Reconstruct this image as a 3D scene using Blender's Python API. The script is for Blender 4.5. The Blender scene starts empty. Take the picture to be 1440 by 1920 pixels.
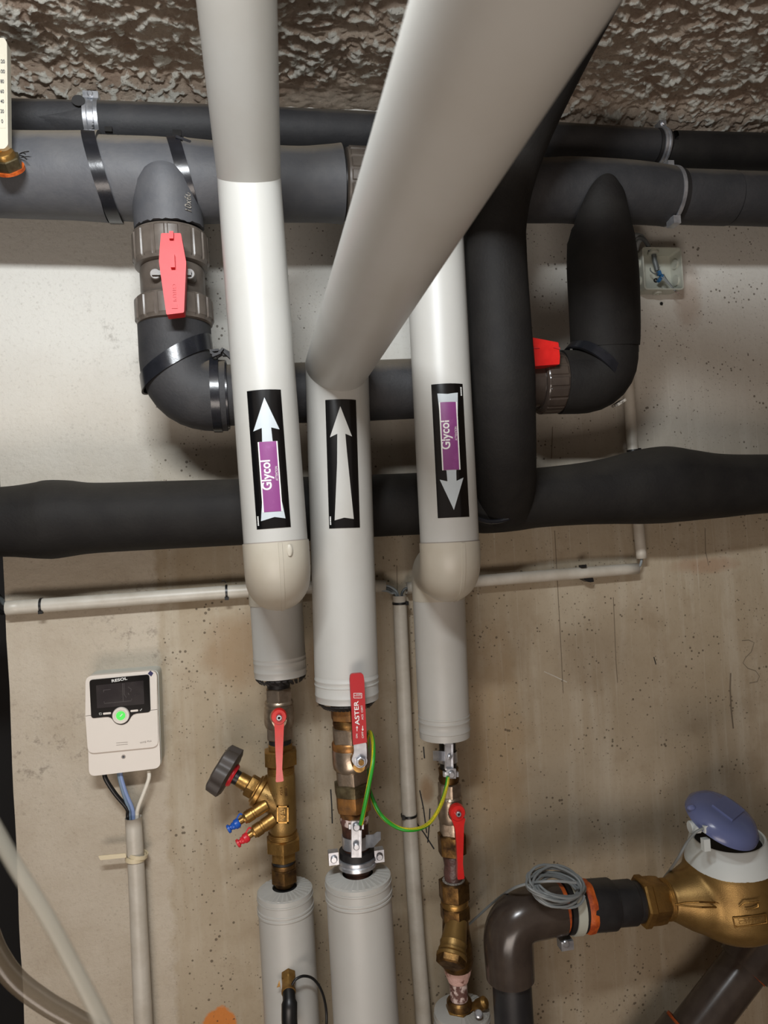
import bpy, bmesh, math, random
import numpy as np
from mathutils import Vector, Matrix, noise

random.seed(7)
scene = bpy.context.scene
# ------------------------------------------------------------------ camera, world, lights, exposure
F, CX, CY = 1330.0, 720.0, 960.0
CAM = Vector((0.0, -1.15, 1.5))
YAW, PITCH, ROLL = map(math.radians, (10.0, 1.25, -3.25))
_f = Vector((math.sin(YAW)*math.cos(PITCH), math.cos(YAW)*math.cos(PITCH), math.sin(PITCH)))
_r = Vector((math.cos(YAW), -math.sin(YAW), 0)); _u = _r.cross(_f)
R_ = _r*math.cos(ROLL) + _u*math.sin(ROLL); U_ = -_r*math.sin(ROLL) + _u*math.cos(ROLL)
cd = bpy.data.cameras.new('camera'); cam = bpy.data.objects.new('camera', cd)
scene.collection.objects.link(cam); scene.camera = cam
cd.sensor_fit = 'VERTICAL'; cd.sensor_height = 36.0; cd.lens = F/1920*36.0
cd.clip_start = 0.01; cd.clip_end = 50
cd.dof.use_dof = True; cd.dof.focus_distance = 0.98; cd.dof.aperture_fstop = 9.0
cam.matrix_world = Matrix((( R_.x, U_.x, -_f.x, CAM.x), (R_.y, U_.y, -_f.y, CAM.y), (R_.z, U_.z, -_f.z, CAM.z), (0, 0, 0, 1)))

w = bpy.data.worlds.new('world'); scene.world = w; w.use_nodes = True
w.node_tree.nodes['Background'].inputs[0].default_value = (1.0, 0.80, 0.68, 1)
w.node_tree.nodes['Background'].inputs[1].default_value = 0.20

def area(name, loc, target, sx, sy, power, col):
    ld = bpy.data.lights.new(name, 'AREA'); ld.shape = 'RECTANGLE'; ld.size = sx; ld.size_y = sy
    ld.energy = power; ld.color = col
    o = bpy.data.objects.new(name, ld); scene.collection.objects.link(o); o.location = loc
    o.rotation_euler = (Vector(target)-Vector(loc)).to_track_quat('-Z', 'Y').to_euler()
    return o
area('ceiling_lamp', (-0.12, -1.16, 2.07), (-0.15, 0.0, 1.8), 0.38, 0.07, 14.6, (0.93, 0.97, 1.0))
area('floor_bounce_fill', (-0.35, -1.75, 0.45), (-0.05, -0.35, 2.0), 1.0, 0.6, 15.0, (1.0, 0.88, 0.79))  # added warm fill from below, standing in for light bounced off the floor

vs = scene.view_settings
vs.view_transform = 'Standard'; vs.look = 'None'; vs.gamma = 1.0; vs.use_curve_mapping = False; vs.exposure = 0.0

# ------------------------------------------------------------------ pixel -> place at a real depth behind the lens
def ray(px, py): return R_*(px-CX) + U_*(CY-py) + _f*F
def at(px, py, y):
    d = ray(px, py); return CAM + d*((y-CAM.y)/d.y)
def ad(px, py, depth): return CAM + ray(px, py)*(depth/F)
def depth(p): return (p-CAM).dot(_f)
def rad(wpx, p): return wpx*0.5*depth(p)/F
def proj(p):
    d = p-CAM; q = d.dot(_f); return CX+F*d.dot(R_)/q, CY-F*d.dot(U_)/q

# ------------------------------------------------------------------ materials
def lin(c):
    return tuple((x/255/12.92 if x/255 <= .04045 else ((x/255+.055)/1.055)**2.4) for x in c) + (1,)
class NT:
    def __init__(s, name):
        s.m = bpy.data.materials.new(name); s.m.use_nodes = True; s.t = s.m.node_tree
        s.b = s.t.nodes['Principled BSDF']; s.out = s.t.nodes['Material Output']
        s.tc = s.t.nodes.new('ShaderNodeTexCoord').outputs['Object']
    def n(s, kind, **kw):
        x = s.t.nodes.new('ShaderNode'+kind)
        for k, v in kw.items(): setattr(x, k, v)
        return x
    def l(s, a, b): s.t.links.new(a, b)
    def noise(s, scale, detail=4, rough=.55, stretch=None, off=(0, 0, 0)):
        m = s.n('Mapping'); s.l(s.tc, m.inputs[0]); m.inputs['Location'].default_value = off
        if stretch: m.inputs['Scale'].default_value = stretch
        x = s.n('TexNoise'); s.l(m.outputs[0], x.inputs['Vector'])
        x.inputs['Scale'].default_value = scale; x.inputs['Detail'].default_value = detail; x.inputs['Roughness'].default_value = rough
        return x.outputs['Fac']
    def ramp(s, fac, a, b, c0=0., c1=1.):
        r = s.n('MapRange'); r.inputs[1].default_value = a; r.inputs[2].default_value = b
        r.inputs[3].default_value = c0; r.inputs[4].default_value = c1; r.clamp = True
        s.l(fac, r.inputs[0]); return r.outputs[0]
    def math(s, op, a, b=None, c=None):
        x = s.n('Math', operation=op)
        for i, v in enumerate((a, b, c)):
            if v is None: continue
            if isinstance(v, (int, float)): x.inputs[i].default_value = v
            else: s.l(v, x.inputs[i])
        return x.outputs[0]
    def mix(s, fac, a, b):
        x = s.n('Mix', data_type='RGBA')
        for i, v in ((0, fac), (6, a), (7, b)):
            if isinstance(v, (int, float, tuple)): x.inputs[i].default_value = v
            else: s.l(v, x.inputs[i])
        return x.outputs[2]
    def bump(s, h, strength=.3, dist=.002, prev=None):
        x = s.n('Bump'); x.inputs['Strength'].default_value = strength; x.inputs['Distance'].default_value = dist
        s.l(h, x.inputs['Height'])
        if prev: s.l(prev, x.inputs['Normal'])
        s.l(x.outputs[0], s.b.inputs['Normal']); return x.outputs[0]
    def xyz(s):
        x = s.n('SeparateXYZ'); s.l(s.tc, x.inputs[0]); return x.outputs
def mat(name, c, rough=.5, metal=0., c2=None, scale=30, lo=.4, hi=.65, bump=0, bscale=200, bdist=.001, coat=0, dust=None, stretch=None, spec=None, r2=None):
    s = NT(name); s.b.inputs['Roughness'].default_value = rough; s.b.inputs['Metallic'].default_value = metal
    if spec is not None: s.b.inputs['Specular IOR Level'].default_value = spec
    if coat: s.b.inputs['Coat Weight'].default_value = coat; s.b.inputs['Coat Roughness'].default_value = .12
    col = lin(c)
    if c2:
        f = s.ramp(s.noise(scale, 5, .6, stretch), lo, hi)
        col = s.mix(f, lin(c), lin(c2))
        if r2 is not None: s.l(s.ramp(f, 0, 1, rough, r2), s.b.inputs['Roughness'])
    if dust:   # dust lying on faces that look upward
        g = s.n('NewGeometry'); x = s.n('SeparateXYZ'); s.l(g.outputs['Normal'], x.inputs[0])
        n = s.noise(22, 4, .6)
        f = s.math('MULTIPLY', s.ramp(s.math('ADD', x.outputs[2], s.math('MULTIPLY', n, .35)), .62, 1.12), dust[1])
        col = s.mix(f, col, lin(dust[0]))
    if isinstance(col, tuple): s.b.inputs['Base Color'].default_value = col
    else: s.l(col, s.b.inputs['Base Color'])
    if bump: s.bump(s.noise(bscale, 3, .6, stretch), bump, bdist)
    return s.m
M = {}
M['jacket'] = mat('white_pvc_jacket', (178, 177, 172), .42, c2=(171, 168, 161), scale=6, lo=.45, hi=.75, bump=.05, bscale=500, bdist=.0006)
M['jacket_aged'] = mat('aged_pvc_cover', (178, 172, 158), .42, c2=(170, 161, 145), scale=9, bump=.05, bscale=400, bdist=.0006)
M['foam'] = mat('dark_rubber_foam', (42, 42, 44), .66, c2=(51, 50, 51), scale=25, bump=.35, bscale=240, bdist=.0012, dust=((128, 116, 98), .55), spec=.45)
M['foam_grey'] = mat('grey_rubber_foam', (74, 75, 79), .6, c2=(86, 86, 88), scale=18, bump=.3, bscale=200, bdist=.0012, dust=((150, 138, 118), .85), spec=.5)
M['foam_black'] = mat('black_rubber_foam', (24, 22, 21), .7, c2=(31, 29, 27), scale=18, bump=.35, bscale=260, bdist=.0012, dust=((96, 90, 80), .18), spec=.24)
M['tape'] = mat('black_tape', (26, 27, 31), .24, c2=(34, 35, 40), scale=40, bump=.2, bscale=70, bdist=.001)
M['pvc_brown'] = mat('grey_brown_pvc', (84, 76, 69), .38, c2=(98, 90, 82), scale=40, bump=.12, bscale=150)
M['pvc_dark'] = mat('dark_brown_pvc', (58, 50, 45), .22, c2=(70, 61, 54), scale=25, bump=.05, bscale=60)
M['pvc_black'] = mat('black_pvc', (34, 34, 36), .4, c2=(44, 44, 45), scale=30)
M['red_plastic'] = mat('red_plastic', (206, 40, 44), .5, c2=(194, 32, 38), scale=30)
M['red_engraved'] = mat('red_plastic_engraving', (186, 30, 36), .5)
M['red_paint'] = mat('red_paint', (206, 34, 30), .3, c2=(190, 26, 24), scale=50, coat=.3)
M['red_sleeve'] = mat('dark_red_sleeve', (168, 28, 34), .42)
M['brass'] = mat('brass', (176, 138, 78), .36, .9, c2=(128, 98, 56), scale=35, bump=.25, bscale=300, r2=.5)
M['brass_dark'] = mat('tarnished_brass', (120, 90, 50), .4, .85, c2=(62, 44, 28), scale=60, bump=.25, bscale=260, r2=.6)
M['brass_cast'] = mat('cast_brass', (150, 120, 70), .42, .7, c2=(128, 100, 56), scale=20, bump=.35, bscale=600, bdist=.0006)
M['brass_orange'] = mat('orange_stained_brass', (162, 114, 62), .42, .7, c2=(112, 84, 58), scale=60, bump=.2)
M['nickel'] = mat('nickel', (172, 156, 138), .33, .85, c2=(128, 112, 94), scale=45, bump=.15, bscale=300, r2=.45)
M['nickel_green'] = mat('tarnished_nickel', (118, 108, 82), .4, .8, c2=(78, 66, 46), scale=60, bump=.2)
M['steel'] = mat('zinc_steel', (204, 206, 210), .34, .8, c2=(168, 170, 176), scale=60)
M['copper_old'] = mat('oxidised_copper', (86, 56, 44), .5, .4, c2=(52, 36, 30), scale=70, bump=.4, bscale=120, bdist=.002)
M['copper_crust'] = mat('crusted_copper', (98, 66, 58), .7, .1, c2=(206, 186, 178), scale=80, lo=.46, hi=.56, bump=.8, bscale=140, bdist=.003)
M['pink_crust'] = mat('pink_scale_crust', (206, 168, 158), .8, c2=(120, 80, 66), scale=90, lo=.55, hi=.66, bump=.8, bscale=130, bdist=.003)
M['rust_pipe'] = mat('rusty_wrapped_pipe', (64, 44, 38), .42, c2=(96, 66, 62), scale=40, bump=.7, bscale=60, bdist=.003)
M['scale_grey'] = mat('grey_limescale', (166, 160, 150), .8, c2=(80, 74, 66), scale=300, bump=.8, bscale=400)
M['orange'] = mat('orange_sealant', (196, 92, 28), .55, c2=(150, 60, 20), scale=90, bump=.5, bscale=160, bdist=.002)
M['conduit'] = mat('pale_conduit_plastic', (192, 186, 174), .42, c2=(178, 170, 156), scale=24)
M['black_plastic'] = mat('black_plastic', (20, 20, 21), .4)
M['rubber'] = mat('black_rubber', (24, 22, 22), .55)
M['hole'] = mat('dark_hollow', (9, 8, 8), .8)
M['cable_grey'] = mat('grey_cable', (132, 137, 138), .45)
M['cable_dark'] = mat('dark_grey_cable', (84, 88, 88), .45)
M['cable_blue'] = mat('blue_grey_cable', (128, 148, 190), .42)
M['cable_slate'] = mat('slate_grey_cable', (112, 130, 148), .42)
M['cable_white'] = mat('white_cable', (222, 216, 202), .45)
M['cable_green'] = mat('green_wire', (44, 150, 44), .4)
M['cable_yellow'] = mat('yellow_wire_stripe', (222, 196, 40), .4)
M['tie_beige'] = mat('beige_cable_tie', (206, 192, 160), .5)
M['ctrl'] = mat('white_controller_plastic', (214, 206, 196), .4)
M['ctrl_side'] = mat('grey_controller_plastic', (190, 192, 184), .5)
M['gloss_black'] = mat('glossy_black_panel', (8, 8, 9), .12, coat=.5)
M['lcd'] = mat('unlit_display', (38, 34, 36), .12, c2=(50, 46, 46), scale=20, coat=.6)
M['lcd_line'] = mat('display_line', (70, 66, 66), .3)
M['print_white'] = mat('white_print', (228, 228, 224), .5)
M['print_grey'] = mat('grey_print', (150, 140, 132), .5)
M['print_dark'] = mat('dark_print', (52, 56, 62), .5)
M['navy'] = mat('navy_print', (22, 24, 78), .4)
M['stick_black'] = mat('black_sticker_film', (8, 8, 9), .2, coat=.4)
M['stick_white'] = mat('white_sticker_film', (184, 192, 196), .35)
M['stick_purple'] = mat('purple_sticker_film', (128, 60, 120), .38, c2=(142, 76, 134), scale=60, lo=.55, hi=.75)
M['jbox'] = mat('junction_box_plastic', (178, 180, 168), .5)
M['meter_white'] = mat('meter_ring_plastic', (206, 212, 210), .45)
M['thermo'] = mat('cream_thermometer', (196, 190, 172), .5)
M['blue_cap'] = mat('blue_cap', (26, 84, 176), .38)
M['connector_blue'] = mat('dull_blue_connector', (44, 92, 134), .45)
M['red_cap'] = mat('red_cap', (206, 40, 50), .38)
M['wheel'] = mat('dark_grey_wheel', (70, 64, 60), .5, bump=.1, bscale=300)
M['pen'] = mat('black_marker_line', (14, 14, 18), .6)
M['crack'] = mat('hairline_crack', (108, 96, 80), .9)
def glassy(name, c, trans, rough, ior=1.4):
    s = NT(name); s.b.inputs['Base Color'].default_value = lin(c); s.b.inputs['Roughness'].default_value = rough
    s.b.inputs['Transmission Weight'].default_value = trans; s.b.inputs['IOR'].default_value = ior
    return s.m
def translucent(name, c, clear, rough):
    s = NT(name); s.b.inputs['Base Color'].default_value = lin(c); s.b.inputs['Roughness'].default_value = rough
    tr = s.n('BsdfTransparent'); mx = s.n('MixShader'); mx.inputs[0].default_value = clear
    s.l(s.b.outputs[0], mx.inputs[1]); s.l(tr.outputs[0], mx.inputs[2]); s.l(mx.outputs[0], s.out.inputs[0]); return s.m
M['lid'] = translucent('translucent_blue_plastic', (112, 122, 168), .32, .22)
M['hose_clear'] = translucent('milky_translucent_hose', (168, 164, 150), .5, .35)
M['hose_brown'] = translucent('smoky_translucent_hose', (96, 84, 68), .4, .2)
def green_led():
    s = NT('green_status_light'); s.b.inputs['Base Color'].default_value = lin((70, 200, 80))
    s.b.inputs['Emission Color'].default_value = lin((90, 240, 90)); s.b.inputs['Emission Strength'].default_value = .4
    return s.m
M['led'] = green_led()

# ------------------------------------------------------------------ object helpers
COL = scene.collection
def tagit(o, label, cat, group=None):
    o['label'] = label; o['category'] = cat
    if group: o['group'] = group
    return o
def thing(name, label, cat, loc, group=None):
    o = bpy.data.objects.new(name, None); COL.objects.link(o); o.location = loc; o.empty_display_size = .02
    return tagit(o, label, cat, group)
def wloc(o):
    v = Vector((0, 0, 0))
    while o: v += Vector(o.location); o = o.parent
    return v
class G:
    def __init__(s): s.v = []; s.f = []
    def add(s, v, f):
        k = len(s.v); s.v += [tuple(p) for p in v]; s.f += [tuple(i+k for i in q) for q in f]; return s
    def build(s, name, m, parent=None, label=None, angle=38, bevel=0, kind=None, origin=None, recalc=True):
        me = bpy.data.meshes.new(name)
        if parent is not None: o0 = wloc(parent)
        elif origin is not None: o0 = Vector(origin)
        else:
            a = np.array(s.v); o0 = Vector((a.min(0)+a.max(0))/2)
        bm = bmesh.new()
        vv = [bm.verts.new(Vector(p)-o0) for p in s.v]
        for q in s.f:
            try: bm.faces.new([vv[i] for i in q])
            except ValueError: pass
        if bevel:
            es = [e for e in bm.edges if len(e.link_faces) == 2 and e.calc_face_angle(0) > .6]
            bmesh.ops.bevel(bm, geom=es, offset=bevel, segments=2, affect='EDGES', profile=.6, clamp_overlap=True)
        if recalc: bmesh.ops.recalc_face_normals(bm, faces=bm.faces)
        c = math.radians(angle)
        for fa in bm.faces: fa.smooth = True
        for e in bm.edges:
            if len(e.link_faces) == 2 and e.calc_face_angle(0) > c: e.smooth = False
        bm.to_mesh(me); bm.free()
        o = bpy.data.objects.new(name, me); COL.objects.link(o); me.materials.append(M[m] if isinstance(m, str) else m)
        if parent is not None: o.parent = parent
        else: o.location = o0
        if label: o['label'] = label
        if kind: o['kind'] = kind
        return o
def frame(d, ref=None):
    d = d.normalized()
    if ref is None: ref = Vector((0, -1, 0)) if abs(d.y) < .9 else Vector((0, 0, 1))
    a = (ref - d*ref.dot(d)).normalized(); return d, a, d.cross(a)
def rings(g, rs, cap0=True, cap1=True, closed=False):
    n = len(rs[0]); v = [p for r in rs for p in r]; f = []
    m = len(rs)
    for i in range(m-1 if not closed else m):
        j = (i+1) % m
        for k in range(n):
            k2 = (k+1) % n; f.append((i*n+k, i*n+k2, j*n+k2, j*n+k))
    if not closed:
        if cap0: f.append(tuple(range(n-1, -1, -1)))
        if cap1: f.append(tuple((m-1)*n+k for k in range(n)))
    g.add(v, f); return g
def tube(pts, rr, n=28, cap0=True, cap1=True, pre=None, post=None, g=None, rfun=None):
    """sweep with mitred corners; rr radius or list"""
    g = g or G(); m = len(pts)
    if isinstance(rr, (int, float)): rr = [rr]*m
    P = ([pre] if pre is not None else [pts[0]*2-pts[1]]) + list(pts) + ([post] if post is not None else [pts[-1]*2-pts[-2]])
    d0, a, b = frame(P[2]-P[1] if m > 1 else P[2]-P[0])
    rs = []; last = None
    for i in range(1, m+1):
        t1 = (P[i]-P[i-1]).normalized(); t2 = (P[i+1]-P[i]).normalized()
        seg = t2 if i < m else t1
        if last is not None:
            q = last.rotation_difference(t1); a = q @ a
        a = (a - t1*a.dot(t1)).normalized(); b = t1.cross(a); last = t1
        nrm = (t1+t2).normalized()
        if i == 1 and pre is None: nrm = t2
        ring = []
        for k in range(n):
            th = 2*math.pi*k/n; r = rr[i-1]*(rfun(th, i-1) if rfun else 1)
            off = a*(math.cos(th)*r) + b*(math.sin(th)*r)
            # project along t1 to the mitre plane
            s = -off.dot(nrm)/max(.2, t1.dot(nrm)); ring.append(P[i]+off+t1*s)
        rs.append(ring)
    return rings(g, rs, cap0, cap1)
def fillet(pts, r, k=7):
    out = [pts[0]]
    if isinstance(r, (int, float)): r = [r]*len(pts)
    for i in range(1, len(pts)-1):
        p = pts[i]; a = (pts[i-1]-p); b = (pts[i+1]-p); la, lb = a.length, b.length; a.normalize(); b.normalize()
        ang = a.angle(b); 
        if r[i] <= 0 or ang > 3.1: out.append(p); continue
        t = min(r[i]/math.tan(ang/2), la*.48 if i > 1 else la*.95, lb*.48 if i < len(pts)-2 else lb*.95)
        p1 = p+a*t; p2 = p+b*t
        for j in range(k+1):
            s = j/k; out.append(p1*(1-s)**2 + p*(2*s*(1-s)) + p2*s*s)
    out.append(pts[-1]); return out
def smooth_path(pts, k=8, vals=None):
    out = []; ov = []
    n = len(pts)
    for i in range(n-1):
        p0 = pts[max(0, i-1)]; p1 = pts[i]; p2 = pts[i+1]; p3 = pts[min(n-1, i+2)]
        for j in range(k):
            t = j/k
            out.append(.5*((2*p1)+(p2-p0)*t+(2*p0-5*p1+4*p2-p3)*t*t+(3*p1-p0-3*p2+p3)*t**3))
            if vals:
                v0, v1, v2, v3 = vals[max(0, i-1)], vals[i], vals[i+1], vals[min(n-1, i+2)]
                ov.append(.5*((2*v1)+(v2-v0)*t+(2*v0-5*v1+4*v2-v3)*t*t+(3*v1-v0-3*v2+v3)*t**3))
    out.append(pts[-1]); 
    if vals: ov.append(vals[-1]); return out, ov
    return out
def trace(rows, k=6):
    """rows of (px,py,world y,width px) -> smooth centre line and radii"""
    p = [at(a, b, c) for a, b, c, _ in rows]; r = [rad(x[3], q) for x, q in zip(rows, p)]
    return smooth_path(p, k, r)
def ptube(rows, k=6, ext0=0, ext1=0, **kw):
    p, r = trace(rows, k)
    if ext0: p = [p[0]+(p[0]-p[1]).normalized()*ext0]+p; r = [r[0]]+r
    if ext1: p = p+[p[-1]+(p[-1]-p[-2]).normalized()*ext1]; r = r+[r[-1]]
    return tube(p, r, **kw)
def hexr(th, a): 
    x = (th % (math.pi/3)) - math.pi/6; return min(a/math.cos(x), a*1.13)
def revolve(p0, d, prof, n=48, ref=None, g=None, cap0=True, cap1=True, rf=None):
    """prof: (s, r[, hex]) along d from p0"""
    g = g or G(); d, a, b = frame(d, ref); rs = []
    for q in prof:
        s, r = q[0], q[1]; h = len(q) > 2 and q[2]; ring = []
        for k in range(n):
            th = 2*math.pi*k/n
            x = hexr(th, r*.93) if h else (rf(th, s, r) if rf else r)
            ring.append(p0 + d*s + a*(math.cos(th)*x) + b*(math.sin(th)*x))
        rs.append(ring)
    return rings(g, rs, cap0, cap1)
def between(p0, p1, prof, **kw):
    """prof s given as fraction of p0->p1"""
    L = (p1-p0).length
    return revolve(p0, p1-p0, [(q[0]*L,)+tuple(q[1:]) for q in prof], **kw)
class Colm:
    """straight axis through two pixels at one distance from the wall"""
    def __init__(s, x0, y0, x1, y1, Y): s.A = at(x0, y0, Y); s.D = (at(x1, y1, Y)-s.A).normalized()
    def pt(s, py):
        e = CAM; a = s.A-e; k = CY-py
        # k*(a+tD).f = F*(a+tD).U
        t = (F*a.dot(U_)-k*a.dot(_f))/(k*s.D.dot(_f)-F*s.D.dot(U_)); return s.A+s.D*t
    def seg(s, rows, **kw):
        p0 = s.pt(rows[0][0]); pr = []
        for q in rows:
            p = s.pt(q[0]); pr.append(((p-p0).dot(s.D), rad(q[1], p))+tuple(q[2:]))
        return revolve(p0, s.D, pr, **kw)
    def hexn(s, y0, y1, wd, **kw):
        c = min(2.2, (y1-y0)*.2)
        return s.seg([(y0, wd*.86), (y0+c, wd, 1), (y1-c, wd, 1), (y1, wd*.86)], **kw)
def prism(outline, d, g=None):
    """closed outline of points extruded by vector d"""
    g = g or G(); n = len(outline); v = list(outline)+[p+d for p in outline]
    f = [tuple(range(n)), tuple(range(2*n-1, n-1, -1))]+[(i, (i+1) % n, n+(i+1) % n, n+i) for i in range(n)]
    return g.add(v, f)
def rnd(poly, r, k=5):
    """round a closed pixel polygon"""
    out = []; n = len(poly)
    rr = r if isinstance(r, (list, tuple)) else [r]*n
    for i in range(n):
        p = Vector(poly[i]).to_2d(); a = Vector(poly[i-1]).to_2d()-p; b = Vector(poly[(i+1) % n]).to_2d()-p
        t = min(rr[i], a.length*.49, b.length*.49)
        if t <= 0: out.append((p.x, p.y)); continue
        p1 = p+a.normalized()*t; p2 = p+b.normalized()*t
        for j in range(k+1):
            s = j/k; q = p1*(1-s)**2+p*(2*s*(1-s))+p2*s*s; out.append((q.x, q.y))
    return out
def slab(poly, yf, th, g=None):
    """pixel outline on the plane y=yf, extruded back into the wall direction"""
    return prism([at(a, b, yf) for a, b in poly], Vector((0, th, 0)), g)
def box(c, sx, sy, sz, g=None, rot=None):
    g = g or G(); q = rot or Matrix.Identity(3)
    v = [Vector(c)+q @ Vector((x*sx/2, y*sy/2, z*sz/2)) for x in (-1, 1) for y in (-1, 1) for z in (-1, 1)]
    return g.add(v, [(0, 1, 3, 2), (4, 6, 7, 5), (0, 4, 5, 1), (2, 3, 7, 6), (0, 2, 6, 4), (1, 5, 7, 3)])
def ball(c, r, g=None, n=12, sq=(1, 1, 1)):
    g = g or G(); rs = []
    for i in range(1, n//2+1):
        ph = math.pi*i/(n//2+1)
        rs.append([c+Vector((r*sq[0]*math.sin(ph)*math.cos(2*math.pi*k/n), r*sq[1]*math.sin(ph)*math.sin(2*math.pi*k/n), r*sq[2]*math.cos(ph))) for k in range(n)])
    return rings(g, rs)
def glyphs(txt, size, fit=None, bold=0):
    """mesh of a word in its own plane: list of 2-D verts and faces, width w"""
    cu = bpy.data.curves.new('t', 'FONT'); cu.body = txt; cu.size = size; cu.offset = bold; cu.resolution_u = 4
    o = bpy.data.objects.new('t', cu); me = bpy.data.meshes.new_from_object(o)
    v = [(p.co.x, p.co.y) for p in me.vertices]; f = [tuple(p.vertices) for p in me.polygons]
    bpy.data.objects.remove(o); bpy.data.curves.remove(cu); bpy.data.meshes.remove(me)
    x0 = min(p[0] for p in v); x1 = max(p[0] for p in v); y0 = min(p[1] for p in v)
    sx = (fit/(x1-x0)) if fit else 1
    return [((p[0]-x0)*sx, p[1]-y0) for p in v], f, (x1-x0)*sx
def write(txt, size, mapf, name, m, parent, fit=None, bold=0):
    v, f, wd = glyphs(txt, size, fit, bold)
    g = G(); g.add([mapf(a-wd/2, b-size*.35) for a, b in v], f); return g.build(name, m, parent, recalc=False)
def flat_map(c, u, v):
    return lambda a, b: c+u*a+v*b
def pxwrite(txt, px, py, y, hpx, ang, name, m, parent, fitpx=None, bold=0, lift=.0006):
    """write on a plane facing the camera side; ang = reading direction in degrees (0 to the right, 90 upward)"""
    c = at(px, py, y-lift); k = depth(c)/F
    t = math.radians(ang); u = Vector((math.cos(t), 0, math.sin(t))); v = Vector((-math.sin(t), 0, math.cos(t)))
    return write(txt, hpx*k*1.38, flat_map(c, u, v), name, m, parent, fit=fitpx*k if fitpx else None, bold=bold)
def strip(px_pts, y, wpx, name, m, parent, lift=.0004):
    """thin ribbon line lying on plane y"""
    pts = [at(a, b, y-lift) for a, b in px_pts]; g = G(); v = []
    for i, p in enumerate(pts):
        d = (pts[min(i+1, len(pts)-1)]-pts[max(0, i-1)]).normalized(); n = Vector((d.z, 0, -d.x))*rad(wpx, p); v += [p+n, p-n]
    g.add(v, [(2*i, 2*i+1, 2*i+3, 2*i+2) for i in range(len(pts)-1)]); return g.build(name, m, parent, recalc=False)
def screw_head(c, r, d, name, parent, m='steel'):
    g = revolve(c, d, [(0, r), (r*.5, r), (r*.75, r*.75)], n=14); 
    dd, a, b = frame(d)
    return g.build(name, m, parent)
def cable(rows, name, m, label=None, cat='cable', parent=None, k=8, n=10, group=None):
    o = ptube(rows, k, n=n).build(name, m, parent)
    if parent is None: tagit(o, label, cat, group)
    elif label: o['label'] = label
    return o

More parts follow.
